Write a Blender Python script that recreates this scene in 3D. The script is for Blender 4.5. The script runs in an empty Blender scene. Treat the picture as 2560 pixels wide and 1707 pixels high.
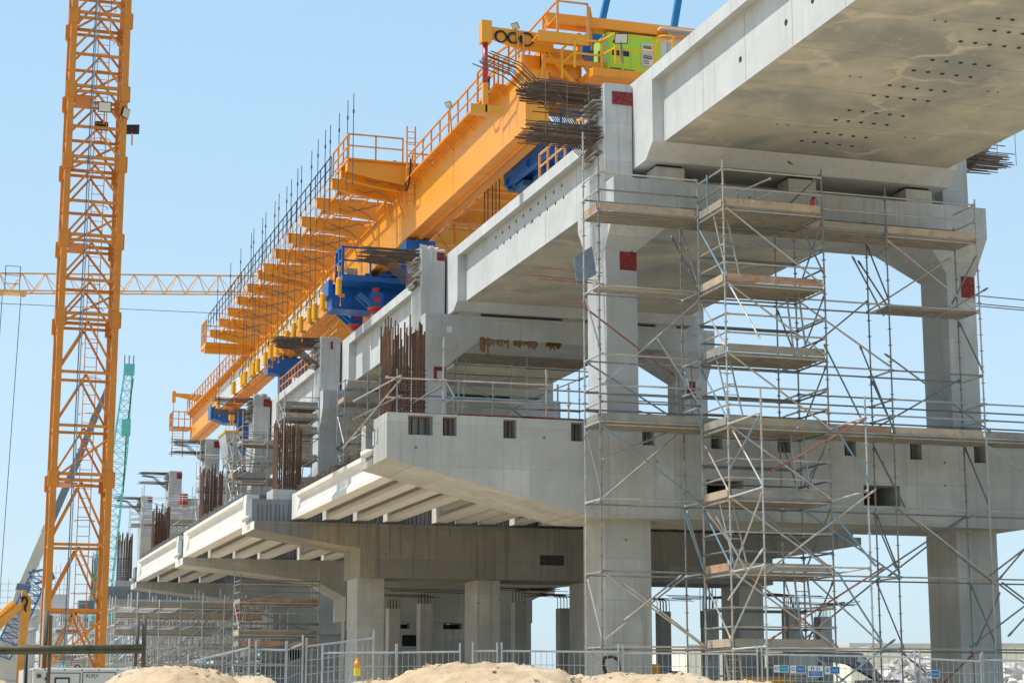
import bpy, bmesh, math, random
from mathutils import Vector, Matrix
random.seed(7)
scene = bpy.context.scene
COL = scene.collection
# ---------------------------------------------------------------- camera model
F_PX, CX, CY, HC = 4679.0, 1280.0, 853.5, 1.7
PITCH = math.atan2(1743 - 853.5, F_PX)
YAW = math.atan2(1498, math.hypot(F_PX, 889.5))
_R = Vector((math.cos(YAW), -math.sin(YAW), 0))
_F = Vector((math.sin(YAW)*math.cos(PITCH), math.cos(YAW)*math.cos(PITCH), math.sin(PITCH)))
_U = _R.cross(_F)
CAMP = Vector((0, 0, HC))
def at(px, py, Y=None, X=None, Z=None):
    """point of the site seen at photo pixel (px,py) lying on the given world plane"""
    r = _F + _R*((px-CX)/F_PX) - _U*((py-CY)/F_PX)
    if Y is not None: t = Y/r.y
    elif X is not None: t = X/r.x
    else: t = (Z-HC)/r.z
    return CAMP + r*t
def zf(x0, y0, s):
    return lambda x, y: (x0+x*s, y0+y*s)
cam = bpy.data.cameras.new("camera"); camo = bpy.data.objects.new("camera", cam); COL.objects.link(camo)
cam.sensor_width = 36; cam.lens = F_PX/2560*36; cam.clip_start = 0.5; cam.clip_end = 6000
camo.location = CAMP; camo.rotation_euler = (math.pi/2+PITCH, 0, -YAW)
scene.camera = camo
# ---------------------------------------------------------------- light
SUN_DIR = Vector((-0.49, 0.07, 0.87)).normalized()
sun = bpy.data.lights.new("sun", 'SUN'); sun.energy = 5.0; sun.angle = math.radians(0.6); sun.color = (1, 0.95, 0.87)
suno = bpy.data.objects.new("sun", sun); COL.objects.link(suno)
suno.rotation_euler = (-SUN_DIR).to_track_quat('-Z', 'Y').to_euler(); suno.location = (-40, 0, 90)
w = bpy.data.worlds.new("World"); scene.world = w; w.use_nodes = True
nt = w.node_tree; bg = nt.nodes['Background']
sky = nt.nodes.new('ShaderNodeTexSky'); sky.sky_type = 'NISHITA'; sky.sun_disc = False
sky.sun_elevation = math.asin(SUN_DIR.z); sky.sun_rotation = math.atan2(SUN_DIR.x, SUN_DIR.y)
sky.air_density = 1.0; sky.dust_density = 1.0; sky.ozone_density = 1.5; sky.altitude = 0
nt.links.new(sky.outputs[0], bg.inputs[0]); bg.inputs[1].default_value = 0.05
# hazy desert air: pale band near the horizon added to the physical sky
tc = nt.nodes.new('ShaderNodeTexCoord'); spz = nt.nodes.new('ShaderNodeSeparateXYZ'); nt.links.new(tc.outputs['Generated'], spz.inputs[0])
rp = nt.nodes.new('ShaderNodeValToRGB'); nt.links.new(spz.outputs[2], rp.inputs[0])
rp.color_ramp.elements[0].position = 0.0; rp.color_ramp.elements[0].color = (.44, .59, .70, 1)
rp.color_ramp.elements[1].position = 1.0; rp.color_ramp.elements[1].color = (.16, .30, .52, 1)
for p_, c_ in ((.17, (.44, .61, .73, 1)), (.36, (.36, .575, .735, 1)), (.6, (.24, .42, .66, 1))):
    e_ = rp.color_ramp.elements.new(p_); e_.color = c_
bg2 = nt.nodes.new('ShaderNodeBackground'); nt.links.new(rp.outputs[0], bg2.inputs[0]); bg2.inputs[1].default_value = 1.0
ad = nt.nodes.new('ShaderNodeAddShader'); nt.links.new(bg.outputs[0], ad.inputs[0]); nt.links.new(bg2.outputs[0], ad.inputs[1])
nt.links.new(ad.outputs[0], nt.nodes['World Output'].inputs[0])
scene.view_settings.view_transform = 'Standard'; scene.view_settings.look = 'None'; scene.view_settings.exposure = 0
# ---------------------------------------------------------------- materials
def mat(name, base, rough=0.7, metal=0.0, var=0.15, scale=1.2, tint=None, streak=0.0, bump=0.0, bscale=30, spots=0.0, dirt=None, lines=0.0, speck=0.0, panel=0.0, cracks=None):
    m = bpy.data.materials.new(name); m.use_nodes = True
    n = m.node_tree.nodes; l = m.node_tree.links; b = n['Principled BSDF']
    b.inputs['Roughness'].default_value = rough; b.inputs['Specular IOR Level'].default_value = .5 if rough < .7 else .18; b.inputs['Metallic'].default_value = metal
    geo = n.new('ShaderNodeNewGeometry')
    def noise(sc, det=5, rgh=.6, vec=None, dist=0):
        t = n.new('ShaderNodeTexNoise'); t.inputs['Scale'].default_value = sc; t.inputs['Detail'].default_value = det
        t.inputs['Roughness'].default_value = rgh; t.inputs['Distortion'].default_value = dist
        l.new(vec if vec else geo.outputs['Position'], t.inputs['Vector']); return t.outputs['Fac']
    def ramp(fac, a, bb, ca, cb):
        r = n.new('ShaderNodeMapRange'); r.inputs[1].default_value = a; r.inputs[2].default_value = bb
        r.inputs[3].default_value = ca; r.inputs[4].default_value = cb; l.new(fac, r.inputs[0]); return r.outputs[0]
    def mix(fac, a, bcol, mode='MIX'):
        x = n.new('ShaderNodeMix'); x.data_type = 'RGBA'; x.blend_type = mode
        if isinstance(fac, (int, float)): x.inputs[0].default_value = fac
        else: l.new(fac, x.inputs[0])
        for i, c in ((6, a), (7, bcol)):
            if isinstance(c, tuple): x.inputs[i].default_value = (*c, 1)
            else: l.new(c, x.inputs[i])
        return x.outputs[2]
    dark = tuple(c*(1-var) for c in base); lite = tuple(min(.95, c*(1+var)) for c in base)
    col = mix(ramp(noise(scale), .3, .7, 0, 1), dark, lite)
    if tint: col = mix(ramp(noise(scale*.35, 3, .55, dist=.6), .42, .66, 0, .85), col, tint)
    if streak:
        mp = n.new('ShaderNodeMapping'); mp.inputs['Scale'].default_value = (3.0, 3.0, 0.12); l.new(geo.outputs['Position'], mp.inputs['Vector'])
        col = mix(ramp(noise(1.6, 5, .65, mp.outputs[0]), .52, .72, 0, streak), col, tuple(c*.5*t_ for c, t_ in zip(base, (1.05, 1, .9))))
    if dirt: col = mix(ramp(noise(scale*2.3, 6, .65, dist=.4), .56, .72, 0, .8), col, dirt)
    if lines:   # form panel joints on real surfaces, horizontal and vertical
        sp = n.new('ShaderNodeSeparateXYZ'); l.new(geo.outputs['Position'], sp.inputs[0])
        def saw(o, per, ph):
            a = n.new('ShaderNodeMath'); a.operation = 'MULTIPLY_ADD'; a.inputs[1].default_value = 1/per; a.inputs[2].default_value = ph; l.new(o, a.inputs[0])
            f = n.new('ShaderNodeMath'); f.operation = 'FRACT'; l.new(a.outputs[0], f.inputs[0])
            c = n.new('ShaderNodeMath'); c.operation = 'LESS_THAN'; c.inputs[1].default_value = .018/per; l.new(f.outputs[0], c.inputs[0]); return c.outputs[0]
        for o, per, ph in ((sp.outputs[2], 1.22, .31), (sp.outputs[0], 2.44, .17)):
            k = n.new('ShaderNodeMath'); k.operation = 'MULTIPLY'; k.inputs[1].default_value = lines; l.new(saw(o, per, ph), k.inputs[0])
            col = mix(k.outputs[0], col, tuple(c*.4 for c in base))
    if panel:   # slight tone difference from one form panel to the next
        sn = n.new('ShaderNodeVectorMath'); sn.operation = 'SNAP'; sn.inputs[1].default_value = (2.44, 2.44, 1.22)
        of = n.new('ShaderNodeVectorMath'); of.operation = 'ADD'; of.inputs[1].default_value = (2.44*.17, .9, 1.22*.31)
        l.new(geo.outputs['Position'], of.inputs[0]); l.new(of.outputs[0], sn.inputs[0])
        wn = n.new('ShaderNodeTexWhiteNoise'); l.new(sn.outputs[0], wn.inputs['Vector'])
        k_ = ramp(wn.outputs['Value'], 0, 1, 0, panel); col = mix(k_, col, tuple(c*.72 for c in base))
    if cracks:
        nz = n.new('ShaderNodeTexNoise'); nz.inputs['Scale'].default_value = .8; nz.inputs['Detail'].default_value = 4; l.new(geo.outputs['Position'], nz.inputs['Vector'])
        vm = n.new('ShaderNodeVectorMath'); vm.operation = 'MULTIPLY_ADD'; vm.inputs[1].default_value = (1.6, 1.6, 1.6); l.new(nz.outputs['Color'], vm.inputs[0]); l.new(geo.outputs['Position'], vm.inputs[2])
        vd = n.new('ShaderNodeTexVoronoi'); vd.feature = 'DISTANCE_TO_EDGE'; vd.inputs['Scale'].default_value = .3; l.new(vm.outputs[0], vd.inputs['Vector'])
        k1 = ramp(vd.outputs['Distance'], .012, .05, .75, 0); k2 = ramp(noise(.5, 3), .45, .6, 0, 1)
        mu = n.new('ShaderNodeMath'); mu.operation = 'MULTIPLY'; l.new(k1, mu.inputs[0]); l.new(k2, mu.inputs[1]); col = mix(mu.outputs[0], col, cracks)
    if spots:
        v = n.new('ShaderNodeTexVoronoi'); v.inputs['Scale'].default_value = 1.1; l.new(geo.outputs['Position'], v.inputs['Vector'])
        col = mix(ramp(v.outputs['Distance'], .035, .06, spots, 0), col, tuple(c*.25 for c in base))
    if speck: col = mix(ramp(noise(60, 2, .5), .62, .7, 0, speck), col, tuple(c*.35 for c in base))
    l.new(col, b.inputs['Base Color'])
    if bump:
        bp = n.new('ShaderNodeBump'); bp.inputs['Strength'].default_value = bump; bp.inputs['Distance'].default_value = .03
        l.new(noise(bscale, 6, .65), bp.inputs['Height']); l.new(bp.outputs[0], b.inputs['Normal'])
    return m
M = {}
M['conc'] = mat('pier_concrete', (.50, .515, .505), .85, var=.15, scale=.9, tint=(.375, .39, .38), streak=.6, bump=.25, spots=.8, lines=.4, panel=.6, dirt=(.41, .41, .38))
M['conc_low'] = mat('beam_concrete', (.465, .465, .43), .85, var=.17, scale=.8, tint=(.33, .335, .32), streak=.7, bump=.25, spots=.85, lines=.4, panel=.6, dirt=(.37, .35, .29))
M['conc_dark'] = mat('dark_shade_concrete', (.235, .235, .22), .85, var=.18, scale=.7, tint=(.33, .29, .21), streak=.85, bump=.2, spots=.4, lines=.4, panel=.6)  # darker base paints in the second cap's shade; also used for joints and slabs
M['conc_block'] = mat('blue_grey_concrete', (.22, .25, .27), .85, var=.12, scale=1.5, streak=.6, bump=.2)
M['deck'] = mat('deck_concrete', (.52, .535, .525), .85, var=.09, scale=.7, streak=.28, bump=.12, panel=.2, dirt=(.47, .475, .455))
M['soffit'] = mat('soffit_concrete', (.47, .445, .37), .97, var=.12, scale=.85, tint=(.25, .27, .268), dirt=(.51, .45, .35), bump=.1, cracks=(.58, .53, .43))
M['white'] = mat('precast_concrete', (.66, .645, .60), .8, var=.05, scale=.8, streak=.1, bump=.08)
M['sand'] = mat('sand', (.50, .365, .22), .95, var=.2, scale=3, tint=(.61, .49, .34), dirt=(.40, .28, .17), bump=1.0, bscale=14, speck=.25)
M['ground'] = mat('ground_sand', (.58, .48, .34), .95, var=.12, scale=.2, bump=.3, bscale=3)
M['tubel'] = mat('bounce_pale_tube', (.50, .52, .52), .5, .25, var=.2, scale=2)  # galvanised tube lightened in colour to stand for light bounced under the deck
M['loadg'] = mat('loader_grey', (.20, .215, .22), .5, var=.15, scale=2)
M['sheet'] = mat('formwork_sheet', (.20, .25, .30), .4, .2, var=.25, scale=3)
M['rust'] = mat('rusty_steel', (.15, .085, .055), .8, .2, var=.3, scale=4, tint=(.10, .07, .055))
M['rustdark'] = mat('dark_bar_steel', (.15, .115, .095), .75, .2, var=.3, scale=4)
M['galv'] = mat('galvanised_tube', (.40, .42, .42), .5, .55, var=.25, scale=2.5, tint=(.44, .37, .27), dirt=(.30, .31, .31))
M['galvd'] = mat('grey_tube', (.20, .22, .225), .55, .5, var=.25, scale=2.5, tint=(.26, .22, .17))
M['bluetube'] = mat('blue_tube', (.16, .27, .34), .5, .4, var=.2, scale=3)
M['redtube'] = mat('rust_red_tube', (.27, .12, .085), .7, .2, var=.3, scale=4)
M['wood'] = mat('scaffold_plank', (.47, .37, .26), .85, var=.2, scale=2.5, tint=(.36, .31, .25), dirt=(.30, .15, .09), bump=.2)
M['woodr'] = mat('stained_plank', (.42, .29, .21), .85, var=.25, scale=3, tint=(.30, .13, .08), dirt=(.46, .38, .28), bump=.2)
M['plank'] = mat('steel_deck_plank', (.27, .265, .24), .75, .15, var=.22, scale=2.2, tint=(.38, .31, .21))
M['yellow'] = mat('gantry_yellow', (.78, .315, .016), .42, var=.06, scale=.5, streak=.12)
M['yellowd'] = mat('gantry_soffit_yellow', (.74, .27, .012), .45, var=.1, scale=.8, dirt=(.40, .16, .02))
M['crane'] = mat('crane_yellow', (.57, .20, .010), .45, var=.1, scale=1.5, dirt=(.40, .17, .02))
M['jib'] = mat('hazed_crane_yellow', (.66, .36, .12), .5, var=.08)  # paler copy of the crane yellow, with distance haze put into the colour
M['jack'] = mat('jack_yellow', (.80, .38, .008), .45, var=.06, scale=2)
M['rail'] = mat('rail_orange', (.62, .26, .05), .5, var=.15, scale=2)
M['blue'] = mat('support_blue', (.006, .115, .40), .42, var=.12, scale=1.2, dirt=(.012, .07, .24))
M['blued'] = mat('strut_blue', (.01, .14, .36), .4, var=.1, scale=1.2)
M['red'] = mat('red_paint', (.20, .03, .028), .7, var=.2, scale=5, dirt=(.36, .30, .28))
M['redp'] = mat('jack_red', (.42, .03, .03), .4, var=.1, scale=3)
M['lime'] = mat('lime_paint', (.35, .62, .025), .4, var=.04)
M['limel'] = mat('lime_paint_panel', (.37, .64, .03), .4, var=.03)
M['black'] = mat('black_paint', (.018, .018, .02), .6, var=.1)
M['rubber'] = mat('black_hose', (.03, .03, .03), .7, var=.1)
M['grey'] = mat('cabinet_grey', (.42, .46, .45), .5, var=.05)
M['lamp'] = mat('lamp_glass', (.55, .53, .44), .25, var=.06)
M['cream'] = mat('cream_cladding', (.78, .74, .60), .7, var=.03)
M['cabin'] = mat('canopy_white', (.52, .51, .46), .45, var=.06, scale=1, dirt=(.44, .42, .36))
M['steelg'] = mat('boom_grey', (.17, .20, .23), .5, .2, var=.12)
M['cream2'] = mat('boom_cream', (.58, .55, .45), .5, var=.06)
M['steelblue'] = mat('jib_blue', (.06, .16, .33), .5, .1, var=.12)
M['teal'] = mat('teal_paint', (.12, .52, .47), .55, var=.1)
M['excav'] = mat('excavator_orange', (.60, .27, .03), .5, var=.12, scale=1.5, dirt=(.35, .18, .06))
M['pipeg'] = mat('green_pipe', (.10, .11, .07), .7, .1, var=.25, scale=6, tint=(.16, .12, .08))
M['fence'] = mat('fence_wire', (.38, .41, .42), .5, .5, var=.15, scale=3)
M['rodg'] = mat('rod_grey', (.07, .08, .09), .6, .3, var=.2)
M['sign'] = mat('sign_white', (.62, .62, .60), .5, var=.04)
M['signb'] = mat('sign_blue', (.004, .14, .38), .5, var=.04)
M['signt'] = mat('sign_teal', (.004, .25, .40), .5, var=.04)
M['rock'] = mat('white_rubble', (.60, .58, .55), .9, var=.2, scale=2, bump=.4)
M['skin'] = mat('skin', (.30, .16, .10), .6, var=.05)
M['vest'] = mat('orange_vest', (.72, .16, .06), .7, var=.06)
M['navy'] = mat('navy_cloth', (.03, .05, .16), .8, var=.1)
M['ylens'] = mat('orange_lens', (.80, .28, .01), .3, var=.05)
M['ybox'] = mat('yellow_plastic', (.75, .55, .02), .4, var=.05)
M['tarp'] = mat('white_tarpaulin', (.60, .58, .52), .8, var=.1, scale=3, bump=.6, bscale=5)
M['grass'] = M['sand']
# ---------------------------------------------------------------- mesh helpers
class MB:
    def __init__(s): s.v = []; s.f = []
    def add(s, vs, fs):
        o = len(s.v); s.v += [tuple(v) for v in vs]; s.f += [tuple(i+o for i in f) for f in fs]; return s
    def box(s, x0, x1, y0, y1, z0, z1):
        vs = [(x, y, z) for z in (z0, z1) for y in (y0, y1) for x in (x0, x1)]
        return s.add(vs, [(0, 2, 3, 1), (4, 5, 7, 6), (0, 1, 5, 4), (2, 6, 7, 3), (0, 4, 6, 2), (1, 3, 7, 5)])
    def bar(s, p, q, w, h=None, up=(0, 0, 1)):
        p = Vector(p); q = Vector(q); h = h or w; d = (q-p)
        if d.length < 1e-6: return s
        d.normalize(); u = Vector(up)
        if abs(d.dot(u)) > .98: u = Vector((0, 1, 0))
        a = d.cross(u).normalized(); b = a.cross(d)
        vs = [c + a*sx*w/2 + b*sy*h/2 for c in (p, q) for sx, sy in ((-1, -1), (1, -1), (1, 1), (-1, 1))]
        return s.add(vs, [(3, 2, 1, 0), (4, 5, 6, 7), (0, 1, 5, 4), (1, 2, 6, 5), (2, 3, 7, 6), (3, 0, 4, 7)])
    def tube(s, p, q, r, n=6, r2=None):
        p = Vector(p); q = Vector(q); d = q-p
        if d.length < 1e-6: return s
        d.normalize(); u = Vector((0, 0, 1)) if abs(d.z) < .9 else Vector((0, 1, 0))
        a = d.cross(u).normalized(); b = a.cross(d); r2 = r if r2 is None else r2
        vs = [c + (a*math.cos(t*2*math.pi/n) + b*math.sin(t*2*math.pi/n))*rr for c, rr in ((p, r), (q, r2)) for t in range(n)]
        fs = [(i, (i+1) % n, n+(i+1) % n, n+i) for i in range(n)] + [tuple(range(n))[::-1], tuple(range(n, 2*n))]
        return s.add(vs, fs)
    def path(s, pts, r, n=5):
        for a, b in zip(pts, pts[1:]): s.tube(a, b, r, n)
        return s
    def prism(s, poly, axis, a, b):
        """poly in the plane across axis ('x': (y,z), 'y': (x,z), 'z': (x,y)), extruded from a to b"""
        def pt(u, v, t): return (t, u, v) if axis == 'x' else (u, t, v) if axis == 'y' else (u, v, t)
        n = len(poly); vs = [pt(u, v, t) for t in (a, b) for u, v in poly]
        return s.add(vs, [tuple(range(n))[::-1], tuple(range(n, 2*n))] + [(i, (i+1) % n, n+(i+1) % n, n+i) for i in range(n)])
    def hull(s, pts):
        bm = bmesh.new(); [bm.verts.new(p) for p in pts]
        bmesh.ops.convex_hull(bm, input=bm.verts); bm.verts.index_update()
        bm.verts.ensure_lookup_table()
        s.add([v.co.copy() for v in bm.verts], [tuple(v.index for v in f.verts) for f in bm.faces]); bm.free(); return s
    def ring(s, c, r, rt, axis, n=18, a0=0, a1=2*math.pi):
        pts = []
        for i in range(n+1):
            t = a0+(a1-a0)*i/n; u, v = r*math.cos(t), r*math.sin(t)
            pts.append(Vector(c)+Vector((0, u, v) if axis == 'x' else (u, 0, v) if axis == 'y' else (u, v, 0)))
        return s.path(pts, rt, 5)
    def disc(s, c, r, axis, t, n=12):
        d = Vector((t, 0, 0) if axis == 'x' else (0, t, 0) if axis == 'y' else (0, 0, t)); return s.tube(Vector(c)-d/2, Vector(c)+d/2, r, n)
    def build(s, name, m, parent=None, smooth=False, bevel=0, kind=None, label=None):
        me = bpy.data.meshes.new(name); o = bpy.data.objects.new(name, me); COL.objects.link(o)
        off = Vector((0, 0, 0))
        if parent is not None:
            p = parent
            while p is not None: off += p.location; p = p.parent
            vs = [Vector(v)-off for v in s.v]; o.parent = parent
        else:
            xs = [v[0] for v in s.v]; ys = [v[1] for v in s.v]; zs = [v[2] for v in s.v]
            off = Vector(((min(xs)+max(xs))/2, (min(ys)+max(ys))/2, min(zs))); o.location = off
            vs = [Vector(v)-off for v in s.v]
        me.from_pydata(vs, [], s.f); me.validate()
        bm = bmesh.new(); bm.from_mesh(me); bmesh.ops.recalc_face_normals(bm, faces=bm.faces); bm.to_mesh(me); bm.free()
        if smooth:
            for p in me.polygons: p.use_smooth = True
        me.materials.append(M[m] if isinstance(m, str) else m)
        if bevel:
            b = o.modifiers.new('bevel', 'BEVEL'); b.width = bevel; b.segments = 2; b.limit_method = 'ANGLE'; b.angle_limit = .6
        if kind: o['kind'] = kind
        if label: o['label'] = label
        return o
def thing(name, loc, label, cat, group=None):
    o = bpy.data.objects.new(name, None); COL.objects.link(o); o.location = loc; o.empty_display_size = .3
    o['label'] = label; o['category'] = cat
    if group: o['group'] = group
    return o
def tag(o, label, cat, group=None):
    o['label'] = label; o['category'] = cat
    if group: o['group'] = group
    return o
def struct(o): o['kind'] = 'structure'; return o
def copy_tree(o, parent=None):
    c = o.copy(); COL.objects.link(c)
    if parent is not None: c.parent = parent
    for ch in list(o.children): copy_tree(ch, c)
    return c
def text_mesh(s, size, origin, right, up, m, parent, name='lettering', depth=.004):
    cu = bpy.data.curves.new('t', 'FONT'); cu.body = s; cu.size = size; cu.align_x = 'CENTER'; cu.align_y = 'CENTER'; cu.space_line = 1.0
    to = bpy.data.objects.new('t', cu); COL.objects.link(to); dg = bpy.context.evaluated_depsgraph_get(); dg.update()
    me = to.evaluated_get(dg).to_mesh(); mb = MB(); r = Vector(right).normalized(); u = Vector(up).normalized(); o = Vector(origin)
    mb.add([o + r*v.co.x + u*v.co.y for v in me.vertices], [tuple(p.vertices) for p in me.polygons])
    to.evaluated_get(dg).to_mesh_clear(); bpy.data.objects.remove(to); bpy.data.curves.remove(cu)
    return mb.build(name, m, parent)
ORD = ['nearest', 'second', 'third', 'fourth', 'fifth', 'sixth', 'seventh', 'eighth', 'ninth', 'tenth', 'eleventh', 'twelfth', 'thirteenth', 'fourteenth', 'fifteenth', 'sixteenth', 'seventeenth', 'eighteenth', 'nineteenth', 'twentieth', 'twenty-first', 'twenty-second', 'twenty-third', 'twenty-fourth']
# ---------------------------------------------------------------- ground
g = MB(); g.add([(-3000, -300, 0), (3000, -300, 0), (3000, 5000, 0), (-3000, 5000, 0)], [(0, 1, 2, 3)])
struct(g.build('ground', 'ground'))
# ================================================================ bridge piers, decks, girders
NP = 7
def PY(k): return 52.1 + 20*k
def holed_front(mb, x0, x1, bot, top, y0, y1, holes, brk=()):
    xs = sorted(set([x0, x1] + [h[0] for h in holes] + [h[1] for h in holes] + [b for b in brk if x0 < b < x1]))
    for a, b in zip(xs, xs[1:]):
        segs = []; lo = (bot(a), bot(b))
        for h in sorted([h for h in holes if h[0] <= a+1e-6 and h[1] >= b-1e-6], key=lambda h: h[2]):
            segs.append((lo, (h[2], h[2]))); lo = (h[3], h[3])
        t = (top(a), top(b))
        if min(t[0]-lo[0], t[1]-lo[1]) > 1e-3: segs.append((lo, t))
        for l_, h_ in segs: mb.prism([(a, l_[0]), (b, l_[1]), (b, h_[1]), (a, h_[0])], 'y', y0, y1)
def starter_fan(par, x, y0, y1, zt, zb, k, s=-1, L=2.4, dense=1.0):
    """reinforcement left sticking out of a column head, side s"""
    rnd = random.Random(k*7+(3 if s > 0 else 0)); mb = MB(); n = int(11*dense)
    if k == 0: lay = ((zt-.32, zt-.04, 4), (zt-.78, zt-.5, 2), (zb, zb+.36, 4))
    elif k < 3: lay = ((zt-.3, zt-.04, 3), (zt-.5, zt-.42, 1))
    else: lay = ((zt-.2, zt-.1, 2), (zt-.5, zt-.5, 1), (zb+.75, zb+.85, 2))
    for layer, (z0, z1, nz) in enumerate(lay):
        for iz in range(nz):
            for i in range(n if layer != 1 else n//3):
                y = y0+.1+(y1-y0-.2)*(i+.5)/n*(1 if layer != 1 else 3); z = z0+(z1-z0)*iz/max(1, nz-1)
                ln = L*(rnd.uniform(.86, 1.04))*(1.0 if layer != 1 else .9)
                mb.tube((x-s*.1, y, z), (x+s*ln, y+rnd.uniform(-.03, .03), z+rnd.uniform(-.03, .05)), .019, 5)
    for i in range(n):      # cranked bars rising from low to high
        y = y0+.1+(y1-y0-.2)*(i+.5)/n
        mb.path([(x-s*.1, y, zb-.55), (x+s*.45, y, zb-.1), (x+s*1.5, y, zt-.35), (x+s*(L-.1), y, zt-.3)] if k == 0 else [(x-s*.1, y, zb+.15), (x+s*.2, y, zb+.45), (x+s*1.2, y, zt-.45), (x+s*(L-.3), y, zt-.35)], .017, 5)
    if k == 0 and s < 0:
        for i in range(9):
            y = y0+.1+(y1-y0-.2)*(i+.5)/9; q = rnd.uniform(0, .25)
            mb.path([(x-.1, y, zt-.08), (x-2.1, y, zt-.06), (x-2.6-q, y, zt+.42), (x-3.6-q, y, zt+.72)], .02, 5)
    for i in range(3 if k == 0 else 0):
        xx = x+s*(.5+.7*i); mb.tube((xx, y0+.05, zb-.05), (xx, y0+.05, zt), .012, 4)
    mb.build('starter_bars', 'rustdark', par)
    for i, zz in ((0, zt-.5),):
        mb = MB(); q_ = -.6 if k == 0 else .3
        for j in range(22): mb.box(x+s*.0, x+s*rnd.uniform(.05, .3), y0+rnd.uniform(.02, 1.2), y0+rnd.uniform(1.25, y1-y0), zb+q_+(zt-zb-q_)*j/22, zb+q_+(zt-zb-q_)*j/22+.05)
        mb.build('rough_joint', 'conc_low', par)
def bar_cage(par, x0, x1, y0, y1, z0, z1, ties=True, seed=1, name='column_cage'):
    rnd = random.Random(seed); mb = MB(); nx, ny = 11, 8
    for i in range(nx+1):
        for y in (y0, y1): mb.tube((x0+(x1-x0)*i/nx, y, z0), (x0+(x1-x0)*i/nx+rnd.uniform(-.03, .03), y, z1-rnd.uniform(0, .22)*(z1-z0)*.8), .026, 5)
    for j in range(1, ny):
        for x in (x0, x1): mb.tube((x, y0+(y1-y0)*j/ny, z0), (x, y0+(y1-y0)*j/ny, z1-rnd.uniform(0, .22)*(z1-z0)*.8), .026, 5)
    if ties:
        n = int((z1-z0)*.52/.15)
        for i in range(n):
            z = z0+.08+i*.16+rnd.uniform(-.02, .02); e = .06
            for a, b in (((x0-e, y0), (x1+e, y0)), ((x0-e, y1), (x1+e, y1)), ((x0, y0-e), (x0, y1+e)), ((x1, y0-e), (x1, y1+e))):
                mb.tube((*a, z), (*b, z), .016, 4)
    return mb.build(name, 'rust', par)
LOCK = ['nearest', 'second', 'third', 'fourth', 'fifth', 'sixth', 'farthest']
piers = []
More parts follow.
